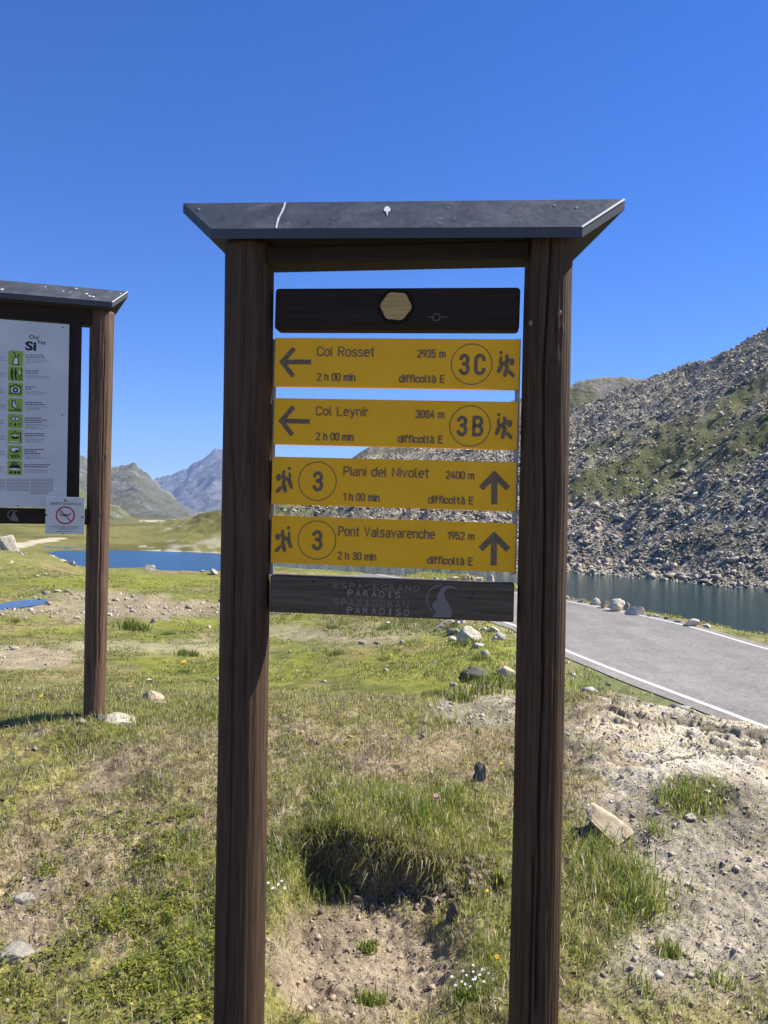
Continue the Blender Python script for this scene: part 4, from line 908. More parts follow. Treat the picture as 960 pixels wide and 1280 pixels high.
# ------------------------------------------------------------------ flowers
m_petal_w = mat('white_petal', (0.8, 0.8, 0.78), 0.6); m_petal_y = mat('yellow_petal', (0.85, 0.55, 0.01), 0.6); m_petal_p = mat('pink_petal', (0.7, 0.3, 0.4), 0.6)
m_stem = mat('green_stem', (0.10, 0.15, 0.04), 0.7)
def flower(px, py, r, mp, label, h=0.05, petals=10, name='wild_flower', blooms=1, group=None, spread=0.0):
    q, d = hit(px, py); root = empty(name, q, label=label, cat='flower', group=group)
    rr = random.Random(int(px * 3 + py)); fl = []
    for b in range(blooms):
        ox, oy = (rr.gauss(0, spread), rr.gauss(0, spread * .8)) if blooms > 1 else (0, 0); hh = h * rr.uniform(.7, 1.2); tx, ty = rr.uniform(-.01, .01), rr.uniform(-.01, .01)
        w = 0.0012; st = MB()
        for k in range(3):
            a0 = k * 2.094; a1 = a0 + 2.094
            st.add([(ox + w * math.cos(a0), oy + w * math.sin(a0), -0.01), (ox + w * math.cos(a1), oy + w * math.sin(a1), -0.01), (ox + tx + w * math.cos(a1), oy + ty + w * math.sin(a1), hh), (ox + tx + w * math.cos(a0), oy + ty + w * math.sin(a0), hh)], [(0, 1, 2, 3)])
        f = MB(); c = (ox + tx, oy + ty, hh)
        tilt = rr.uniform(-.7, -.2)
        for k in range(petals):
            a = 2 * math.pi * k / petals; da = math.pi / petals * .9
            def pt(rad, an, zz):
                x_, y_, z_ = rad * math.cos(an), rad * math.sin(an), zz
                return (c[0] + x_, c[1] + y_ * math.cos(tilt) - z_ * -math.sin(tilt), c[2] + z_ * math.cos(tilt) - y_ * math.sin(tilt))
            f.add([pt(r * .15, a, .001), pt(r * .7, a - da, .002), pt(r, a, .001), pt(r * .7, a + da, .002)], [(0, 1, 2, 3)])
        f.build('blossom', mp, root); st.build('stem', m_stem, root)
flower(608, 1131, .009, m_petal_y, 'yellow dandelion like flower beside the right post, below the turf bank')
flower(622, 1213, .009, m_petal_y, 'lowest yellow flower, above the white flower cushion by the right post')
flower(628, 964, .010, m_petal_y, 'yellow flower beside the right post next to the dark pointed stone')
flower(543, 1007, .014, m_petal_p, 'pale pink star flower in the green tussock', petals=6)
flower(499, 994, .008, m_petal_p, 'small deep pink flower left of the pale pink star')
flower(50, 885, .014, m_petal_y, 'yellow flower in the grass left of the board post', .08)
flower(162, 870, .013, m_petal_y, 'yellow flower in the grass between board post and slab rock', .08)
flower(230, 838, .05, m_petal_y, 'single yellow flower on the leafy clump in the far meadow', .2)
flower(346, 1118, .007, m_petal_w, 'tiny white flowers at the left end of the turf bank', .03, 5, 'white_flowers', 5, spread=.03)
flower(598, 1240, .0052, m_petal_w, 'cushion of small white flowers at the foot of the right post', .045, 5, 'white_flowers', 18, spread=.04)
def cushion(px, py, s, k, label, hh, name='leafy_plant'):
    q, dd = hit(px, py); xx = rng.normal(0, s * .5, k); yy = rng.normal(0, s * .4, k)
    V, Fc, Cc = blades(xx, yy, hh * rng.uniform(.5, 1.2, k), rng.uniform(.004, .007, k), gcol(k, .9 + 0 * xx), .9, z=0 * xx)
    o = np_mesh(name, V, [Fc], m_grass, colors=Cc, label=label, cat='plant'); o.location = q
cushion(598, 1245, .08, 420, 'low green cushion plant under the small white flowers', .04)
cushion(460, 1190, .03, 120, 'small pale green plant alone on the bare soil below the bank', .05)
cushion(463, 1255, .06, 260, 'low green plant on the bare soil near the bottom edge', .04)
cushion(628, 1105, .03, 120, 'grey green leafy weed against the right post', .06)
cushion(834, 1195, .05, 220, 'blue green leafy weed on the gravel at the lower right', .05)

# ------------------------------------------------------------------ stroke font for the routed lettering
def arc(cx, cy, rx, ry, a0, a1, n=10):
    return [(cx + rx * math.cos(math.radians(a0 + (a1 - a0) * i / n)), cy + ry * math.sin(math.radians(a0 + (a1 - a0) * i / n))) for i in range(n + 1)]
XH = 0.72
def ring(w, h, y0=0.0, r=None):
    r = w / 2 if r is None else r
    return arc(w - r, y0 + h - r, r, r, 0, 90, 6) + arc(r, y0 + h - r, r, r, 90, 180, 6) + arc(r, y0 + r, r, r, 180, 270, 6) + arc(w - r, y0 + r, r, r, 270, 360, 6) + [(w, y0 + h - r + .04)]
def cshape(w, h, r):
    return [(w, h - r * 1.05)] + arc(w - r, h - r, r, r, 0, 90, 6) + arc(r, h - r, r, r, 90, 180, 6) + arc(r, r, r, r, 180, 270, 6) + arc(w - r, r, r, r, 270, 360, 6) + [(w, r * 1.05)]
GL = {
 'C': (0.50, [cshape(.50, 1, .24)]), 'o': (0.42, [ring(.42, XH)]), 'l': (0.12, [[(0, 1), (0, .12)] + arc(.12, .12, .12, .12, 180, 270, 4)]),
 'R': (0.50, [[(0, 0), (0, 1), (.25, 1)] + arc(.25, .74, .25, .26, 90, -90, 8) + [(0, .48)], [(.24, .47), (.5, 0)]]),
 's': (0.38, [[(.37, XH - .12)] + arc(.22, XH - .12, .14, .12, 20, 90, 4) + arc(.15, XH - .17, .15, .17, 90, 255, 6) + arc(.24, .17, .14, .18, 80, -90, 7) + arc(.15, .12, .15, .12, 270, 200, 4)]),
 'e': (0.42, [[(0, .38), (.42, .38)] + arc(.21, XH - .21, .21, .21, 0, 180, 10) + arc(.21, .21, .21, .21, 180, 315, 8)]),
 't': (0.26, [[(.10, .95), (.10, .13)] + arc(.22, .13, .12, .13, 180, 270, 4), [(-.03, XH), (.25, XH)]]),
 'L': (0.42, [[(0, 1), (0, 0), (.42, 0)]]), 'y': (0.42, [[(0, XH), (.21, .03)], [(.42, XH), (.16, -.2), (.04, -.25)]]),
 'n': (0.40, [[(0, 0), (0, XH)], [(0, XH - .20)] + arc(.2, XH - .2, .2, .2, 180, 0, 8) + [(.40, 0)]]),
 'i': (0.0, [[(0, 0), (0, XH)], [(-.03, .93), (.03, .93)]]), 'r': (0.26, [[(0, 0), (0, XH)], [(0, XH - .2)] + arc(.2, XH - .2, .2, .2, 180, 75, 6)]),
 'P': (0.48, [[(0, 0), (0, 1), (.24, 1)] + arc(.24, .73, .25, .27, 90, -90, 8) + [(0, .46)]]),
 'a': (0.40, [[(.05, XH - .06)] + arc(.2, XH - .19, .19, .19, 120, 0, 6) + [(.39, 0)], [(.39, .40), (.18, .40)] + arc(.18, .20, .18, .20, 90, 270, 8) + [(.39, .02)]]),
 'd': (0.42, [[(.42, 1), (.42, 0)], ring(.42, XH)]), 'N': (0.52, [[(0, 0), (0, 1), (.52, 0), (.52, 1)]]), 'v': (0.42, [[(0, XH), (.21, 0), (.42, XH)]]),
 'V': (0.54, [[(0, 1), (.27, 0), (.54, 1)]]), 'c': (0.36, [cshape(.38, XH, .19)]), 'h': (0.40, [[(0, 0), (0, 1)], [(0, XH - .20)] + arc(.2, XH - .2, .2, .2, 180, 0, 8) + [(.40, 0)]]),
 'm': (0.66, [[(0, 0), (0, XH)], [(0, XH - .17)] + arc(.165, XH - .165, .165, .165, 180, 0, 7) + [(.33, 0)], [(.33, XH - .17)] + arc(.495, XH - .165, .165, .165, 180, 0, 7) + [(.66, 0)]]),
 'f': (0.26, [[(.28, 1)] + arc(.22, .88, .13, .12, 90, 180, 4) + [(.09, 0)], [(-.03, XH), (.25, XH)]]), 'E': (0.42, [[(.42, 1), (0, 1), (0, 0), (.42, 0)], [(0, .52), (.37, .52)]]),
 '0': (0.44, [ring(.44, 1.0)]), '1': (0.24, [[(0, .78), (.22, 1), (.22, 0)]]),
 '2': (0.44, [arc(.22, .77, .22, .23, 165, -20, 9) + [(.40, .60), (0, 0), (.44, 0)]]),
 '3': (0.46, [[(.02, .80)] + arc(.23, .77, .21, .23, 165, -85, 10) + [(.16, .53)], [(.22, .54)] + arc(.23, .27, .23, .27, 80, -165, 10)]),
 '4': (0.46, [[(.30, 1), (0, .26), (.46, .26)], [(.34, .56), (.34, 0)]]), '5': (0.44, [[(.40, 1), (.05, 1), (.02, .52)] + arc(.21, .31, .22, .31, 130, -160, 10)]),
 '8': (0.44, [ring(.40, .48, .52, .2), ring(.44, .53, 0, .22)]), '9': (0.44, [ring(.44, .56, .44, .22), [(.44, .7), (.42, .40), (.20, 0)]]),
 'B': (0.50, [[(0, 0), (0, 1), (.26, 1)] + arc(.26, .76, .21, .24, 90, -90, 8) + [(0, .52)], [(.24, .52)] + arc(.26, .26, .24, .26, 90, -90, 8) + [(0, 0)]]),
}
GL['à'] = (0.40, GL['a'][1] + [[(.10, 1.0), (.24, .84)]])
def ribbon(mb, pts, w, y, xf):
    """flat strip of width w along pts (x, z) at depth y; square ends"""
    q = [pts[0]]
    for p in pts[1:]:
        if math.hypot(p[0] - q[-1][0], p[1] - q[-1][1]) > 1e-4: q.append(p)
    n = len(q)
    if n < 2: return
    L, Rr = [], []
    for i in range(n):
        a = q[max(i - 1, 0)]; b = q[min(i + 1, n - 1)]; c = q[i]
        d1 = (c[0] - a[0], c[1] - a[1]) if i else (b[0] - c[0], b[1] - c[1]); d2 = (b[0] - c[0], b[1] - c[1]) if i < n - 1 else d1
        l1 = math.hypot(*d1); l2 = math.hypot(*d2); d1 = (d1[0] / l1, d1[1] / l1); d2 = (d2[0] / l2, d2[1] / l2)
        t = (d1[0] + d2[0], d1[1] + d2[1]); lt = math.hypot(*t) or 1e-6; t = (t[0] / lt, t[1] / lt); nx, nz = -t[1], t[0]
        k = min(1.8, 1 / max(0.3, nx * -d1[1] + nz * d1[0])) * w / 2
        ex = 0
        if i == 0: ex = -w * .3
        if i == n - 1: ex = w * .3
        cx, cz = c[0] + t[0] * ex, c[1] + t[1] * ex
        L.append((cx + nx * k, cz + nz * k)); Rr.append((cx - nx * k, cz - nz * k))
    vs = [xf(*p, y) for p in L] + [xf(*p, y) for p in Rr]
    mb.add(vs, [(i, n + i, n + i + 1, i + 1) for i in range(n - 1)])
def text_width(s):
    x = 0
    for ch in s: x += (0.40 if ch == ' ' else GL[ch][0] + 0.20)
    return x - 0.20
def stroke_text(s, x0, z0, width, h, sw, y, name, parent, mt):
    k = width / text_width(s); mb = MB(); x = 0; off = 0
    for ch in s:
        if ch == ' ': x += 0.40; continue
        for st in GL[ch][1]:
            off = (off + 1) % 4
            ribbon(mb, [(x0 + (x + a) * k, z0 + b * h) for a, b in st], sw, y - off * 0.00012, lambda X_, Z_, Y_: (X_, Y_, Z_))
        x += GL[ch][0] + 0.20
    return mb.build(name, mt, parent)
def font_text(s, x0, z0, width, h, y, name, parent, mt, bold=0.0, center=False):
    cu = bpy.data.curves.new(name, 'FONT'); cu.body = s; cu.size = 1; cu.offset = bold; cu.resolution_u = 3
    o = bpy.data.objects.new(name, cu); COL.objects.link(o); bpy.context.view_layer.update()
    me = bpy.data.meshes.new_from_object(o.evaluated_get(bpy.context.evaluated_depsgraph_get())); bpy.data.objects.remove(o)
    n = len(me.vertices); v = np.empty(n * 3, np.float32); me.vertices.foreach_get('co', v); v = v.reshape(-1, 3)
    a, b = v.min(0), v.max(0); hh = max(1e-6, b[1] - a[1])
    q = np.stack([x0 + (v[:, 0] - a[0]) / (b[0] - a[0]) * width, np.full(n, y), z0 + (v[:, 1] - a[1]) / hh * h], 1)
    me.vertices.foreach_set('co', q.astype(np.float32).ravel()); me.materials.clear(); me.materials.append(mt); me.update()
    o = bpy.data.objects.new(name, me); COL.objects.link(o); return put(o, parent)
def blob(mb, cx, cz, rx, rz, y, ang=0, n=14):
    ca, sa = math.cos(ang), math.sin(ang)
    mb.add([(cx + rx * math.cos(t) * ca - rz * math.sin(t) * sa, y, cz + rx * math.cos(t) * sa + rz * math.sin(t) * ca) for t in [2 * math.pi * i / n for i in range(n)]], [tuple(range(n))])

# ------------------------------------------------------------------ frames
class Frame:
    """vertical plane: u along the boards, w away from the camera, z up"""
    def __init__(s, px, d, yaw):
        q = P(px, 640, d); s.o = Vector((q.x, q.y, 0)); s.yaw = yaw; s.e = Vector((math.cos(yaw), math.sin(yaw), 0)); s.n = Vector((-math.sin(yaw), math.cos(yaw), 0))
    def uv(s, px, py, w=0.0):
        r = ray(px, py); E = Vector((0, 0, EYE)); o = s.o + s.n * w
        t = (o - E).dot(s.n) / r.dot(s.n); p = E + r * t - s.o
        return p.dot(s.e), p.z
def round_post(name, p0, p1, r0, r1, mt, parent, cracks=(), knots=(), seg=120, rings=200, seed=0, label=None):
    """timber post from p0 (bottom) to p1 (top) in frame coordinates (u, w, z)"""
    p0 = np.array(p0); p1 = np.array(p1); t = np.linspace(0, 1, rings)[:, None]; a = np.linspace(0, 2 * math.pi, seg, endpoint=False)[None]
    L = p1[2] - p0[2]; zz = p0[2] + L * t
    r = r0 + (r1 - r0) * t + 0 * a
    r = r + (fbm(a * 3.2 + seed, zz * 1.2 + seed, 3, seed) - .5) * 0.005 + (fbm(np.cos(a) * 14 + seed + 0 * zz, np.sin(a) * 14 + zz * 0.5, 3, seed + 3) - .5) * 0.0055
    for (ca, za, zb, wid, dep, wob) in cracks:
        cc = ca + wob * (fbm(zz * 2.0, zz * 0 + ca, 3, 77) - .5) + 0.02 * (fbm(zz * 9, zz * 0 + ca, 2, 78) - .5)
        da = np.abs((a - cc + math.pi) % (2 * math.pi) - math.pi); en = sstep(za, za + .12, zz) * (1 - sstep(zb - .12, zb, zz))
        r = r - dep * np.exp(-(da / wid) ** 2) * en
    for (ka, kz, kr) in knots:
        da = ((a - ka + math.pi) % (2 * math.pi) - math.pi) * r0; q = np.hypot(da, (zz - kz) * .8)
        r = r + 0.004 * np.exp(-(q / kr) ** 2) - 0.006 * np.exp(-((q - kr * .55) / (kr * .14)) ** 2)
    c = p0[None, None, :] * (1 - t[..., None]) + p1[None, None, :] * t[..., None]
    V = np.stack([c[..., 0] + r * np.cos(a), c[..., 1] + r * np.sin(a), zz + 0 * a], -1).reshape(-1, 3)
    idx = np.arange(rings * seg).reshape(rings, seg); nx = np.roll(idx, -1, 1)
    q = np.stack([idx[:-1], nx[:-1], nx[1:], idx[1:]], -1).reshape(-1, 4)
    V = np.vstack([V, [tuple(p1)]]); top = np.stack([idx[-1], nx[-1], np.full(seg, rings * seg)], -1)
    return np_mesh(name, V, [q, top], mt, parent, smooth=True, label=label)
def prism_roof(fr, parent, ridge_pts, eave_pts, a, thick, zoff, mt, medge):
    """little gabled roof with raked ends; ridge_pts, eave_pts = (u0, z0, u1, z1) on the planes w = 0 and w = -a"""
    ru0, rz0, ru1, rz1 = ridge_pts; eu0, ez0, eu1, ez1 = eave_pts
    for side, nm in ((-1, 'roof_slope'), (1, 'roof_slope')):
        A = (ru0, 0.0, rz0); B = (ru1, 0.0, rz1); Cc = (eu1, side * a, ez1); D = (eu0, side * a, ez0)
        dn = lambda p: (p[0], p[1], p[2] - thick)
        if side == 1: A = (A[0], .0015, A[2]); B = (B[0], .0015, B[2])
        vs = [A, B, Cc, D, dn(A), dn(B), dn(Cc), dn(D)]
        sl_ = MB().add(vs[:4], [(0, 1, 2, 3) if side == 1 else (3, 2, 1, 0)]).build(nm, mt, parent)
        MB().add([(p[0], p[1], p[2] - .001) for p in vs[:4]] + vs[4:], [(2, 3, 7, 6), (1, 2, 6, 5), (3, 0, 4, 7), (4, 5, 6, 7) if side == -1 else (7, 6, 5, 4), (0, 1, 5, 4)]).build('fascia', medge, sl_)
        # highlight along the right rake, put in as a pale strip
        w = 0.0035
        if side == -1: MB().add([(B[0] - w, B[1] - .002, B[2] + .0012), (B[0] + .0015, B[1] - .002, B[2] - .002), (Cc[0] + .0015, Cc[1] - .0015, Cc[2] - .002), (Cc[0] - w, Cc[1] - .0015, Cc[2] + .0012)], [(0, 3, 2, 1)]).build('rake_highlight', m_edgel, sl_)

# ------------------------------------------------------------------ TRAIL SIGN
FA = Frame(480, 2.2, math.radians(-6.8))
root = empty('trail_sign', FA.o + Vector((0, 0, H(FA.o.x, FA.o.y))), FA.yaw, label='brown timber trail sign with four yellow direction plates under a small dark roof', cat='trail sign')
ZB = root.location.z
def L3(u, w, z): return (u, w, z - ZB)
def cyl_center(px0, px1, y): return FA.uv((px0 + px1) / 2, y)
for (xa0, xa1, ya, xb0, xb1, yb, cr, kn, sd_) in (
        (283, 342, 305, 267.5, 330, 1280, [(-1.85, -.2, 1.9, .035, .012, .5), (-1.1, .9, 2.2, .02, .007, .4), (-2.3, -.1, .9, .025, .01, .3), (-1.4, 1.3, 2.4, .015, .006, .3)], [(-1.5, 1.42, .022), (-1.9, 1.62, .014), (-2.2, .95, .025)], 3),
        (656, 716, 310, 635.5, 698, 1280, [(-1.62, .2, 2.42, .045, .022, .45), (-1.85, -.2, .75, .04, .02, .2), (-1.15, .3, 2.2, .018, .006, .4), (-2.1, .9, 2.0, .02, .008, .3)], [(-1.55, 1.17, .026), (-1.35, 2.02, .014), (-1.95, 2.05, .012), (-1.0, 2.1, .01)], 9)):
    ua, za = cyl_center(xa0, xa1, ya); ub, zb = cyl_center(xb0, xb1, yb)
    k = (ua - ub) / (za - zb); top = 2.372; bot = -.35
    ra = (FA.uv(xa1, ya)[0] - FA.uv(xa0, ya)[0]) / 2 * .985; rb = (FA.uv(xb1, yb)[0] - FA.uv(xb0, yb)[0]) / 2 * .985
    round_post('post', L3(ub + (bot - zb) * k, 0, bot), L3(ub + (top - zb) * k, 0, top), rb, ra, m_post, root, [(c[0], c[1] - ZB, c[2] - ZB, *c[3:]) for c in cr], [(q[0], q[1] - ZB, q[2]) for q in kn], seed=sd_)
# roof
aR = 0.095
ru0, rz0 = FA.uv(229, 254); ru1, rz1 = FA.uv(781, 249)
eu0, ez0 = FA.uv(264, 286, -aR); eu1, ez1 = FA.uv(728, 283.5, -aR)
roof = empty('roof', (0, 0, 0), parent=root)
prism_roof(FA, roof, (ru0, rz0 - ZB, ru1, rz1 - ZB), (eu0, ez0 - ZB, eu1, ez1 - ZB), aR, 0.028, 0, m_roof, m_edge)
ss = bpy.data.objects  # droppings lie on the front slope
def on_slope(px, py, lift=0.0015):
    # intersect ray with front slope plane
    E = Vector((0, 0, EYE)); r = ray(px, py); c = math.cos(FA.yaw)
    pr = FA.o + FA.e * ru0 + Vector((0, 0, rz0)); pe = FA.o + FA.e * eu0 - FA.n * aR + Vector((0, 0, ez0)); pq = FA.o + FA.e * ru1 + Vector((0, 0, rz1))
    nn = (pq - pr).cross(pe - pr).normalized(); nn = -nn if nn.dot(r) > 0 else nn
    t = (pr - E).dot(nn) / r.dot(nn); p = E + r * t + nn * lift - FA.o; return (p.dot(FA.e), p.dot(FA.n), p.z - ZB)
mb = MB(); pl = [(356.5, 253.5), (355, 260), (352, 266), (349, 272), (346.5, 279), (345.5, 285.5)]
for i, (a, b) in enumerate(zip(pl[:-1], pl[1:])): mb.add([on_slope(a[0] - 1.0 - (i % 2) * .5, a[1]), on_slope(a[0] + 1.2, a[1]), on_slope(b[0] + 1.2 + (i % 2) * .4, b[1]), on_slope(b[0] - 1.1, b[1])], [(0, 1, 2, 3)])
mb.build('dropping', m_drop, roof, label='white bird dropping streak down the roof')
mb = MB(); c_ = [(484 + 4.2 * math.cos(t) * (1 + .15 * math.sin(3 * t)), 262 + 3.6 * math.sin(t)) for t in np.linspace(0, 6.28, 14)[:-1]]; mb.add([on_slope(*q) for q in c_], [tuple(range(13))])
mb.add([on_slope(482.5, 264, .002), on_slope(485.5, 264, .002), on_slope(484.5, 270, .002), on_slope(483.8, 270, .002)], [(0, 1, 2, 3)]).build('dropping', m_drop, roof, label='round white bird dropping')
mb = MB()
for (a, b, s) in ((249, 262, 1.9), (335, 258, .9), (560, 260, 1.0), (693, 257, 1.5), (721, 260, 1.9)): mb.add([on_slope(a + s * math.cos(t), b + s * .8 * math.sin(t)) for t in np.linspace(0, 6.28, 8)[:-1]], [tuple(range(7))])
mb.build('dropping', mat('pale_stain', (0.22, 0.23, 0.23), .8), roof)

# beam under roof
z_b0 = FA.uv(500, 332)[1] - ZB; z_b1 = FA.uv(500, 296)[1] - ZB
ub0 = FA.uv(338, 315)[0]; ub1 = FA.uv(660, 315)[0]
ZE = (ez0 + ez1) / 2 - ZB
beam = MB().box(ub0, ub1, -.045, .045, z_b0, ZE - .024).build('beam', m_beam, root, bevel=.006)

def rail(px0, y0, px1, y1, h0, h1, name, mt, w0, w1, bevel):
    """horizontal timber whose top edge runs from (px0,y0) to (px1,y1)"""
    a = FA.uv(px0, y0, w0); b = FA.uv(px1, y1, w0); c = FA.uv(px0, h0, w0); d = FA.uv(px1, h1, w0)
    hgt = ((a[1] - c[1]) + (b[1] - d[1])) / 2; ln = math.hypot(b[0] - a[0], b[1] - a[1]); an = math.atan2(((b[1] - a[1]) + (d[1] - c[1])) / 2, b[0] - a[0])
    cx = (a[0] + b[0] + c[0] + d[0]) / 4; cz = (a[1] + b[1] + c[1] + d[1]) / 4
    o = MB().box(-ln / 2, ln / 2, 0, w1 - w0, -hgt / 2, hgt / 2).build(name, mt, root, bevel=bevel)
    o.location = (cx, w0, cz - ZB); o.rotation_euler = (0, -an, 0)
    def loc(px, py):
        u, z = FA.uv(px, py, w0 - .0015); du, dz = u - cx, z - cz
        return du * math.cos(an) + dz * math.sin(an), -du * math.sin(an) + dz * math.cos(an)
    return o, loc
r1, loc = rail(343, 359.5, 650, 358.5, 411.5, 411.5, 'rail', m_beam, -.03, .03, .010)
r1['label'] = 'dark upper rail with round pale wood plug'
x, z = loc(495, 383); rr_ = 19.5 * 2.2 / 960
mb = MB(); mb.add([(x + rr_ * math.cos(t) * (.95 + .05 * math.cos(6 * t + .5)), -.004, z + rr_ * .93 * math.sin(t) * (.95 + .05 * math.cos(6 * t + .5))) for t in np.linspace(0, 6.283, 40)[:-1]], [tuple(range(39))])
m_plug = wood_mat('pale_plug_wood', 0, (0.42, 0.27, 0.10), (0.64, 0.44, 0.18)); mb.build('wood_plug', m_plug, r1)
mb = MB(); o_ = [(x + rr_ * 1.1 * math.cos(t), z + rr_ * 1.05 * math.sin(t)) for t in np.linspace(0, 6.283, 40)]; ribbon(mb, o_, .006, -.0025, lambda a, b, c: (a, c, b)); mb.build('plug_groove', mat('black_gap', (0.008, 0.007, 0.006), .9), r1)
x, z = loc(545.5, 396.5); m_knot = mat('knot_edge', (0.17, 0.125, 0.09), .8)
mb = MB(); ribbon(mb, disc_pts(x, z, .010, 20), .0025, -.002, lambda a, b, c: (a, c, b)); ribbon(mb, [(x - .022, z + .002), (x - .011, z)], .002, -.002, lambda a, b, c: (a, c, b)); ribbon(mb, [(x + .011, z), (x + .03, z + .001)], .002, -.002, lambda a, b, c: (a, c, b)); mb.build('knot', m_knot, r1)

# plates: corners in pixels (TL, TR, BL, BR), contents given in the same pixel coordinates
def za(x, y): return (330 + x / 2.909, 350 + y / 2.909)
def zb(x, y): return (330 + x / 2.909, 560 + y / 2.909)
def hikers(lo, Zf, x0, y0, flip, par):
    """two walking figures; coordinates relative to a 62 x 98 box whose top left is x0, y0"""
    f = (lambda a: 62 - a) if flip else (lambda a: a); mb = MB()
    def B(cx, cy, rx, ry, ang):
        px, py = Zf(x0 + f(cx), y0 + cy); u, z = lo(px, py); s = 2.2 / 960 / 2.909
        B.k += 1; blob(mb, u, z, rx * s, ry * s, -.0012 - .0001 * B.k, math.radians(-ang if flip else ang))
    B.k = 0
    B(48, 7.5, 5.5, 6.5, 0); B(50, 34, 5, 14, 6); B(28, 20, 5.5, 6.5, 0); B(9, 40, 9, 13, 0)
    B(29, 46, 6, 15, 12); B(50, 66, 5, 19, 25); B(29, 79, 5.5, 19, 20); B(8, 84, 5, 13, -40)
    B(27, 38, 7, 18, 12); B(52, 60, 5.5, 22, 22); B(30, 74, 7, 22, 18); B(11, 84, 6, 16, -38); B(40, 46, 5, 12, 55)
    mb.build('hiker_symbol', m_ink, par)
def plate(TL, TR, BL, BR, Zf, items, label):
    o, lo = rail(*Zf(*TL), *Zf(*TR), Zf(*BL)[1], Zf(*BR)[1], 'sign_plate', m_plate, -.012, .010, .0015)
    o['label'] = label
    for it in items:
        k = it[0]
        if k == 'text':
            _, s, xa, xb, yt, yb_, sw = it
            u0, z0 = lo(*Zf(xa, yb_)); u1, z1 = lo(*Zf(xb, yb_)); _, zt = lo(*Zf(xa, yt)); w = sw * 2.2 / 960 / 2.909
            stroke_text(s, u0 + w / 2, z0 + w / 2, u1 - u0 - w, zt - z0 - w, w, -.0012, 'lettering', o, m_ink)
        elif k == 'ring':
            _, cx, cy, r = it; u, z = lo(*Zf(cx, cy)); mb = MB(); ribbon(mb, disc_pts(u, z, r * 2.2 / 960 / 2.909, 64), 3.0 * 2.2 / 2793, -.0012, lambda a, b, c: (a, c, b)); mb.build('ring', m_ink, o)
        elif k == 'arrow':
            mb = MB()
            for i, pl_ in enumerate(it[1]):
                ribbon(mb, [lo(*Zf(*q)) for q in pl_], it[2] * 2.2 / 2793, -.0012 - .00012 * i, lambda a, b, c: (a, c, b))
            mb.build('arrow', m_ink, o)
        elif k == 'hikers': hikers(lo, Zf, it[1], it[2], it[3], o)
    return o
SW = 4.6
plate((38, 210), (930, 215), (35, 385), (925, 398), za, [
    ('arrow', [[(106, 252), (66, 298), (103, 346)], [(66, 298), (166, 298)]], 17),
    ('text', 'Col Rosset', 192, 402, 241, 278, SW), ('text', '2 h 00 min', 192, 332, 337, 367, SW), ('text', '2935 m', 557, 660, 252, 283, SW),
    ('text', 'difficoltà E', 490, 657, 343, 373, SW), ('ring', 755, 306, 72), ('text', '3', 707, 747, 268, 346, 12), ('text', 'C', 763, 804, 268, 346, 12), ('hikers', 848, 257, True)], 'yellow plate reading Col Rosset')
plate((35, 427), (922, 445), (32, 598), (918, 615), za, [
    ('arrow', [[(104, 465), (63, 512), (100, 560)], [(63, 512), (162, 515)]], 17),
    ('text', 'Col Leynir', 188, 380, 458, 493, SW), ('text', '2 h 00 min', 188, 326, 553, 583, SW), ('text', '3084 m', 550, 655, 472, 503, SW),
    ('text', 'difficoltà E', 486, 650, 562, 592, SW), ('ring', 749, 531, 72), ('text', '3', 698, 739, 493, 568, 12), ('text', 'B', 756, 797, 493, 569, 12), ('hikers', 840, 482, True)], 'yellow plate reading Col Leynir')
plate((28, 30), (917, 52), (24, 205), (912, 230), zb, [
    ('hikers', 44, 67, False), ('ring', 194, 121, 70), ('text', '3', 175, 214, 84, 158, 12), ('text', 'Piani del Nivolet', 288, 600, 66, 102, SW),
    ('text', '1 h 00 min', 287, 420, 162, 192, SW), ('text', '2400 m', 661, 765, 83, 113, SW), ('text', 'difficoltà E', 596, 762, 172, 202, SW),
    ('arrow', [[(794, 142), (838, 97), (883, 143)], [(838, 97), (837, 198)]], 21)], 'yellow plate reading Piani del Nivolet')
plate((26, 244), (915, 275), (22, 418), (908, 452), zb, [
    ('hikers', 41, 283, False), ('ring', 192, 335, 70), ('text', '3', 172, 212, 298, 372, 12), ('text', 'Pont Valsavarenche', 269, 622, 283, 320, SW),
    ('text', '2 h 30 min', 267, 408, 376, 406, SW), ('text', '1952 m', 666, 765, 303, 333, SW), ('text', 'difficoltà E', 592, 760, 392, 422, SW),
    ('arrow', [[(792, 364), (837, 319), (883, 366)], [(837, 319), (835, 421)]], 21)], 'yellow plate reading Pont Valsavarenche')
# steel strips behind the plate ends
for pxa, pxb in ((343.5, 338.5), (648, 642)):
    a = FA.uv(pxa, 424, .012); b = FA.uv(pxb, 718, .012); mb = MB(); w = .007
    mb.add([(a[0] - w, .0105, a[1] - ZB), (a[0] + w, .0105, a[1] - ZB), (b[0] + w, .0105, b[1] - ZB), (b[0] - w, .0105, b[1] - ZB), (a[0] - w, .0145, a[1] - ZB), (a[0] + w, .0145, a[1] - ZB), (b[0] + w, .0145, b[1] - ZB), (b[0] - w, .0145, b[1] - ZB)],
           [(3, 2, 1, 0), (4, 5, 6, 7), (0, 1, 5, 4), (1, 2, 6, 5), (2, 3, 7, 6), (3, 0, 4, 7)]); mb.build('steel_strip', m_steel, root)
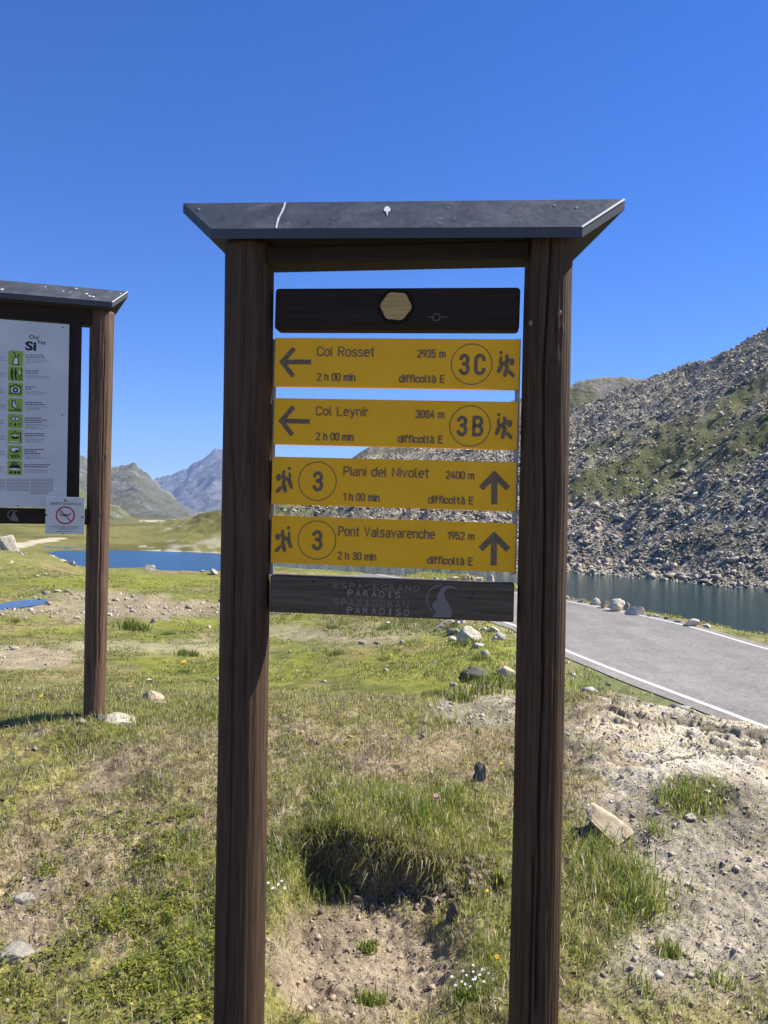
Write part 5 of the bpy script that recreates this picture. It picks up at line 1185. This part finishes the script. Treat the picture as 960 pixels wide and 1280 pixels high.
# lower rail with faded print
r2, loc = rail(337, 717.5, 642.5, 731, 766, 777, 'rail', m_rail, -.03, .03, .004); r2['label'] = 'grey brown lower rail with faded white lettering and emblem'
def zc(x, y): return (410 + x / 5.333, 715 + y / 5.333)
for s, xa, xb, yt, yb_, mt in (('ESPACEGRAND', 35, 625, 67, 108, m_fadedd), ('PARADIS', 130, 498, 117, 163, m_faded), ('SPAZIOGRAN', 36, 552, 176, 222, m_fadedd), ('PARADISO', 125, 558, 231, 277, m_faded)):
    u0, z0 = loc(*zc(xa, yb_)); u1, z1 = loc(*zc(xb, yb_)); _, zt = loc(*zc(xa, yt))
    # letters set one by one so that they stay widely spaced
    n = len(s); adv = (u1 - u0) / n
    txt = [];
    for i, ch in enumerate(s):
        w = adv * (.25 if ch == 'I' else .72)
        txt.append(font_text(ch, u0 + i * adv + (adv * .72 - w) / 2, z0, w, zt - z0, -.0012, 'letter', r2, mt, bold=.012))
mb = MB()
def E_(x, y): return loc(*zc(x, y))
arcp = [(760, 90), (720, 92), (690, 110), (668, 140), (658, 175), (662, 210), (676, 238), (698, 262)]
ribbon(mb, [E_(*q) for q in arcp], 9 * 2.2 / 960 / 5.333, -.0013, lambda a, b, c: (a, c, b))
body = [(866, 122), (850, 100), (815, 90), (780, 92), (752, 112), (735, 145), (722, 190), (700, 205), (694, 228), (706, 248), (718, 262), (708, 282), (690, 300), (822, 302), (828, 270), (815, 228), (790, 190), (775, 160), (778, 132), (795, 112), (825, 106)]
mb.add([(E_(*q)[0], -.0016, E_(*q)[1]) for q in body], [tuple(range(len(body)))[::-1]])
mb.build('emblem', mat('emblem_print', (0.20, 0.185, 0.17), .85), r2)
x, z = loc(519.5, 767); mb = MB(); ribbon(mb, [(x - .011, z - .008)] + disc_pts(x, z - .006, .010, 10, math.pi, 0) + [(x + .02, z - .008)], .0035, -.002, lambda a, b, c: (a, c, b)); mb.build('knot', m_knot, r2)
for q in ((458, 735), (391, 727), (591, 743), (588, 748)):
    mb = MB(); x, z = loc(*q); blob(mb, x, z, .003, .002, -.0014); mb.build('nail_hole', bpy.data.materials['black_gap'], r2)
# bolts on the posts
for (a, b) in ((664, 402), (700, 390)):
    u, z = FA.uv(a, b, -.0705); mb = MB(); n_ = 10
    yv = -.0735 + .014 * abs(a - 686) / 20
    mb.add([(u + .006 * math.cos(t), yv, z - ZB + .008 * math.sin(t)) for t in np.linspace(0, 6.28, n_ + 1)[:-1]] + [(u, yv - .003, z - ZB)], [(i, (i + 1) % n_, n_) for i in range(n_)]); mb.build('bolt', m_bolt, root)

# ------------------------------------------------------------------ NOTICE BOARD
FB = Frame(118, 5.1, math.radians(16))
nbp = FB.uv(118, 888)
ZN = H(FB.o.x, FB.o.y)
board = empty('notice_board', FB.o + Vector((0, 0, ZN)), FB.yaw, label='tall brown timber notice board with white rules panel at the left edge', cat='notice board')
def q3(px, py, w): u, z = FB.uv(px, py, w); return u, z - ZN
ua, za_ = FB.uv(128, 385); ub_, zb_ = FB.uv(118, 888); k = (ua - ub_) / (za_ - zb_)
rA = (FB.uv(142.5, 400)[0] - FB.uv(112, 400)[0]) / 2; rB = (FB.uv(131.5, 880)[0] - FB.uv(104.5, 880)[0]) / 2
PW = 2.25
for off in (0, -PW):
    round_post('post', (ub_ + (-.3) * k + off, 0, -.3), (ub_ + 2.85 * k + off, 0, q3(140.5, 377.5, -.12)[1] - .045), rB, rA, m_post2, board, [(-1.2, .3, 2.6, .03, .010, .4), (-1.6, .2, 1.9, .02, .006, .3), (-1.9, 1.2, 2.7, .02, .008, .3)], [(-1.3, 1.35, .02), (-1.5, .5, .02), (-1.1, 1.72, .015)], seg=100, rings=160, seed=20 + int(off))
aB = .12
r_1 = q3(160, 364.5, 0); r_0 = q3(0, 352.5, 0); sl_b = (r_1[1] - r_0[1]) / (r_1[0] - r_0[0])
e_1 = q3(140.5, 377.5, -aB); e_0 = q3(0, 368.5, -aB); se_b = (e_1[1] - e_0[1]) / (e_1[0] - e_0[0])
RL = -PW - .28
roofb = empty('roof', (0, 0, 0), parent=board)
prism_roof(FB, roofb, (RL, r_1[1] + 0 * sl_b, r_1[0], r_1[1]), (RL + .16, e_1[1], e_1[0], e_1[1]), aB, .035, 0, m_roof, m_edge)
mb = MB(); slw = (r_1[1] - e_1[1]) / aB; rb_ = random.Random(4)
for i in range(26):
    u = rb_.uniform(-2.2, .15); w = -rb_.uniform(.01, .1); s = rb_.uniform(.004, .011)
    mb.add([(u + s * math.cos(t), w - .002 + s * .5 * math.sin(t), e_1[1] + (w + s * .5 * math.sin(t) + aB) * slw + .001) for t in np.linspace(0, 6.28, 8)[:-1]], [tuple(range(7))])
mb.build('dropping', m_drop, roofb)
zt = q3(60, 372, -.05)[1]; z0_ = q3(100, 405, -.05)[1]
uR = q3(113, 390, -.05)[0]
MB().box(-PW + .05, uR + .04, -.05, .05, z0_, e_1[1] - .04).build('beam', m_beam, board, bevel=.006)
# panel
pw = -.075
pr, ptop = q3(85.5, 405.5, pw); prb, pbot = q3(84, 634.5, pw)
pl_ = -PW + .22
m_panel = mat('white_panel', (0.62, 0.66, 0.66), .45, .5); nn_ = N(m_panel); a_ = nn_.noise(nn_.coords(), 2.5, 5); nn_.l(nn_.ramp(a_, [(.35, (.52, .56, .55)), (.7, (.66, .68, .67))]), nn_.b.inputs['Base Color'])
mb = MB(); mb.box(pl_, (pr + prb) / 2, pw, pw + .012, pbot, ptop); panel = mb.build('panel', m_panel, board, label='white panel printed with green icons and small text')
bl = q3(100, 500, -.06)[0]
MB().box((pr + prb) / 2 - .03, bl, -.058, -.012, q3(90, 640, -.05)[1], z0_ + .02).build('batten', m_batten, board)
MB().box(pl_ - .06, pl_ + .03, -.058, -.012, q3(90, 640, -.05)[1], z0_ + .02).build('batten', m_batten, board)
MB().box(-PW + .05, q3(112, 645, -.03)[0] + .02, -.045, .045, q3(50, 655, -.045)[1], q3(50, 635.5, -.045)[1]).build('rail', m_beam, board, bevel=.004)
# printing: pixel -> panel coordinates
m_green = mat('green_icon', (0.30, 0.46, 0.06), .5); m_black = mat('black_print', (0.02, 0.02, 0.025), .6); m_white = mat('white_print', (0.75, 0.78, 0.78), .5); m_gtext = mat('grey_print', (0.10, 0.105, 0.12), .6)
yb0 = pw - .0006
def pp(px, py): return q3(px, py, pw)
def zd(x, y): return (x / 4.267, 340 + y / 4.267)          # coordinates in the 768 x 1280 enlargement
def ptext(s, x0, y0, x1, y1, mt, bold=.02):
    a = pp(*zd(x0, y1)); b = pp(*zd(x1, y1)); c = pp(*zd(x0, y0)); font_text(s, a[0], a[1], b[0] - a[0], c[1] - a[1], yb0, 'lettering', panel, mt, bold)
ptext('Oui', 156, 333, 207, 356, m_black, .015); ptext('Si', 134, 368, 194, 418, m_black, .04); ptext('Yes', 196, 362, 243, 384, m_black, .015)
sq = [(423, 498), (507, 580), (593, 662), (676, 746), (759, 832), (842, 915), (926, 1000), (1008, 1082)]
rp = random.Random(5)
def tbar(mb, x0, x1, y, h, words=True):
    """a line of small print: dashes of word length"""
    x = x0
    while x < x1:
        w = rp.uniform(7, 22) if words else x1 - x0; e = min(x + w, x1)
        a = pp(*zd(x, y)); b = pp(*zd(e, y + h)); t = a[1]; bt = b[1]
        mb.add([(a[0], yb0, bt), (b[0], yb0, bt), (b[0], yb0, t), (a[0], yb0, t)], [(0, 1, 2, 3)]); x = e + rp.uniform(2.0, 4.0)
xt = (135, 134, 133, 132, 130, 129, 127, 126)
for i, (ya, yb_) in enumerate(sq):
    sh = -i * .7; xa, xb = 44 + sh, 124 + sh
    a = pp(*zd(xa, yb_)); b = pp(*zd(xb, ya)); r = .010
    pts = [(b[0] - r, b[1] - r, 0), (a[0] + r, b[1] - r, 90), (a[0] + r, a[1] + r, 180), (b[0] - r, a[1] + r, 270)]; out = []
    for cx, cz, a0 in pts: out += arc(cx, cz, r, r, a0, a0 + 90, 4)
    ic = MB().add([(p[0], yb0, p[1]) for p in out], [tuple(range(len(out)))[::-1]]).build('icon', m_green, panel)
    mb = MB(); mw = MB(); W_, Hh = b[0] - a[0], b[1] - a[1]
    X = lambda f_, g_: (a[0] + W_ * f_, a[1] + Hh * g_); k_ = [0]
    def rbn(pts_, w=.06, target=None): k_[0] += 1; ribbon(target or mb, [X(*p_) for p_ in pts_], w * W_, yb0 - .0005 - .00015 * k_[0], lambda u, v_, c_: (u, c_, v_))
    def bl_(cx, cy, rx, ry, target=None, an=0): k_[0] += 1; u, v_ = X(cx, cy); blob(target or mb, u, v_, rx * W_, ry * Hh, yb0 - .0005 - .00015 * k_[0], an)
    if i == 0: bl_(.50, .32, .17, .24, mw); rbn([(.30, .08), (.36, .4), (.5, .62), (.42, .85)]); rbn([(.70, .08), (.68, .45), (.6, .6), (.78, .82)]); rbn([(.42, .85), (.3, .9)], .07); rbn([(.3, .07), (.72, .07)])
    if i == 1:
        for c in (.25, .5): bl_(c, .82, .06, .07); rbn([(c, .74), (c - .03, .45), (c + .05, .12)], .12); rbn([(c, .7), (c + .12, .5)], .07)
        bl_(.78, .6, .07, .12, mw); rbn([(.9, .9), (.9, .1)], .05); rbn([(.74, .45), (.76, .12)], .06)
    if i == 2: rbn([(.15, .2), (.15, .75), (.35, .75), (.4, .85), (.62, .85), (.66, .75), (.86, .75), (.86, .2), (.15, .2)], .07); bl_(.5, .47, .32, .22, mw); bl_(.5, .47, .2, .2); bl_(.5, .47, .08, .08, mw)
    if i == 3: bl_(.42, .55, .16, .24, mw, .4); rbn([(.3, .85), (.28, .45), (.5, .25), (.85, .22)], .08); rbn([(.45, .88), (.5, .55), (.7, .38)], .06); rbn([(.12, .12), (.9, .12)], .06)
    if i == 4: bl_(.5, .66, .3, .16); bl_(.5, .66, .24, .11, mw); bl_(.5, .66, .06, .08); bl_(.5, .26, .07, .12); rbn(disc_pts(.2, .26, .1, 10), .03); rbn(disc_pts(.8, .26, .1, 10), .03)
    if i == 5: rbn([(.15, .7), (.38, .72), (.5, .88), (.62, .72), (.85, .75)], .06); bl_(.5, .45, .26, .12); bl_(.5, .56, .18, .05, mw); rbn([(.12, .14), (.75, .14)], .06, mw); rbn([(.85, .8), (.88, .15)], .06)
    if i == 6: bl_(.5, .68, .34, .2); bl_(.5, .70, .28, .14, mw); bl_(.62, .62, .12, .08); rbn([(.25, .3), (.4, .12)], .1); rbn([(.45, .35), (.6, .12)], .1); rbn([(.65, .32), (.8, .2)], .1)
    if i == 7: rbn([(.3, .85), (.62, .85)], .1); bl_(.5, .55, .4, .14); bl_(.5, .42, .38, .06, mw); bl_(.25, .18, .1, .1); bl_(.52, .18, .1, .1); bl_(.78, .18, .1, .1); rbn([(.25, .7), (.75, .7)], .1)
    if mb.v: mb.build('pictogram', m_black, ic)
    if mw.v: mw.build('pictogram_fill', m_white, ic)
tb1 = MB(); tb2 = MB()
for i, (ya, yb_) in enumerate(sq):
    x = xt[i] + 2; tbar(tb1, x, x + (98, 70, 52, 90, 88, 105, 108, 140)[i], ya + 18, 5); tbar(tb1, x, x + (102, 64, 36, 110, 118, 108, 66, 128)[i], ya + 29, 5)
    if i in (4, 6): tbar(tb1, x, x + 90, ya + 40, 5)
    yy = ya + 43 + (10 if i in (4, 6) else 0); n_ = (3, 3, 3, 3, 4, 4, 3, 3)[i]
    for l_ in range(n_): tbar(tb2, x + 4, x + rp.uniform(60, 130), yy + l_ * 7.5, 2.6)
    for l_ in range(3): tbar(tb2, 2, rp.uniform(12, 32), ya + 30 + l_ * 9, 3)
for cx0, cx1 in ((-40, 26), (34, 156), (163, 284)):
    for l_ in range(11 if cx0 > 100 else 9): tbar(tb2, cx0, cx1 - (rp.uniform(0, 30) if l_ > 7 else 0), 1104 + l_ * 7.6, 2.6)
tb1.build('heading_print', m_black, panel, kind='stuff'); tb2.build('small_print', m_gtext, panel, kind='stuff')
for (a, b) in ((336, 295), (332, 762), (96, 1248)):
    mb = MB(); u, z = pp(*zd(a, b)); blob(mb, u, z, .006, .004, yb0 - .001); mb.build('screw', m_black, panel)
# emblem on lower rail
mb = MB()
def zf_(x, y): u, z = q3(x / 8.727, 630 + y / 8.727, -.0475); return u, z
ribbon(mb, [zf_(*q) for q in ((150, 66), (110, 76), (86, 105), (88, 140), (110, 165))], .006, -.0475, lambda a, b, c: (a, c, b))
bd = [(205, 78), (170, 68), (140, 90), (128, 125), (112, 140), (120, 160), (112, 178), (200, 190), (195, 150), (165, 120), (160, 95), (180, 82)]
mb.add([(zf_(*q)[0], -.0478, zf_(*q)[1]) for q in bd], [tuple(range(len(bd)))[::-1]]); mb.build('emblem', m_fadedd, board)

# drone ban sign, bolted in front of board rail
nsw = -.095
c1 = q3(57.5, 620.5, nsw); c2 = q3(106, 622, nsw); c3 = q3(56, 666.5, nsw); c4 = q3(105, 668.5, nsw)
su = (c1[0] + c2[0] + c3[0] + c4[0]) / 4; sz = (c1[1] + c2[1] + c3[1] + c4[1]) / 4; sw_ = ((c2[0] - c1[0]) + (c4[0] - c3[0])) / 2; sh_ = ((c1[1] - c3[1]) + (c2[1] - c4[1])) / 2
wp = FB.o + FB.e * su + FB.n * nsw + Vector((0, 0, sz + ZN))
dsg = empty('warning_sign', wp, FB.yaw, label='small square white no drone sign with red crossed ring on the notice board', cat='sign')
m_signw = mat('white_enamel', (0.62, 0.64, 0.62), .4, .5); m_red = mat('red_print', (0.45, 0.02, 0.03), .5)
MB().box(-sw_ / 2, sw_ / 2, 0, .003, -sh_ / 2, sh_ / 2).build('plate', m_signw, dsg, bevel=.001)
MB().box(-sw_ / 2 + .03, sw_ / 2 + .012, .0035, .05, -.04, .045).build('bracket', m_batten, dsg)
g_ = lambda x, y: ((x - 440) / 690 * sw_, (455 - y) / 640 * sh_)
xf = lambda a, b, c: (a, c, b)
mb = MB(); c = g_(445, 452); ribbon(mb, disc_pts(*c, 158 / 690 * sw_, 48), 26 / 690 * sw_, -.0008, xf); ribbon(mb, [g_(340, 350), g_(548, 556)], 20 / 690 * sw_, -.0011, xf); mb.build('prohibition_ring', m_red, dsg)
mb = MB(); ribbon(mb, [g_(350, 418), g_(360, 452), g_(395, 455)], .006, -.0006, xf); ribbon(mb, [g_(500, 455), g_(525, 452), g_(535, 418)], .005, -.0006, xf); u, z = g_(442, 452); blob(mb, u, z, .012, .009, -.0013); ribbon(mb, [g_(395, 445), g_(500, 445)], .008, -.0007, xf); ribbon(mb, [g_(330, 418), g_(372, 418)], .003, -.0007, xf); ribbon(mb, [g_(512, 418), g_(556, 418)], .003, -.0007, xf); mb.build('drone_pictogram', m_gtext, dsg)
a = g_(170, 275); b = g_(720, 230); font_text('DIVIETO DI SORVOLO', a[0], a[1], b[0] - a[0], b[1] - a[1], -.0007, 'lettering', dsg, m_gtext, .02)
mb = MB()
for (x0, x1, y, h) in ((170, 690, 645, 12), (270, 650, 672, 7), (350, 560, 690, 7), (290, 410, 728, 12), (430, 580, 728, 8)):
    x = x0
    while x < x1:
        e = min(x1, x + rp.uniform(18, 50)); p, q = g_(x, y + h), g_(e, y); mb.add([(p[0], -.0007, p[1]), (q[0], -.0007, p[1]), (q[0], -.0007, q[1]), (p[0], -.0007, q[1])], [(0, 1, 2, 3)]); x = e + 8
mb.build('small_print', m_gtext, dsg, kind='stuff')
for (x, y, r, m_) in ((447, 190, .011, m_bolt), (750, 480, .006, m_black), (108, 450, .006, m_black), (418, 765, .004, m_black)):
    mb = MB(); u, z = g_(x, y); n_ = 12; mb.add([(u + r * math.cos(t), -.0006, z + r * math.sin(t)) for t in np.linspace(0, 6.283, n_ + 1)[:-1]] + [(u, -.005, z)], [(i, (i + 1) % n_, n_) for i in range(n_)]); mb.build('bolt', m_, dsg)

# ------------------------------------------------------------------ haze
HAZE = 0.00014
if HAZE:
    hz = bpy.data.materials.new('haze'); hz.use_nodes = True; t = hz.node_tree; t.nodes.clear(); o_ = t.nodes.new('ShaderNodeOutputMaterial'); pv = t.nodes.new('ShaderNodeVolumePrincipled')
    pv.inputs['Color'].default_value = (0.42, 0.62, 1.0, 1); pv.inputs['Density'].default_value = HAZE; pv.inputs['Anisotropy'].default_value = 0.0; t.links.new(pv.outputs[0], o_.inputs['Volume'])
    MB().box(-7600, 7600, -7600, 7600, -120, 560).build('haze', hz, kind='stuff')
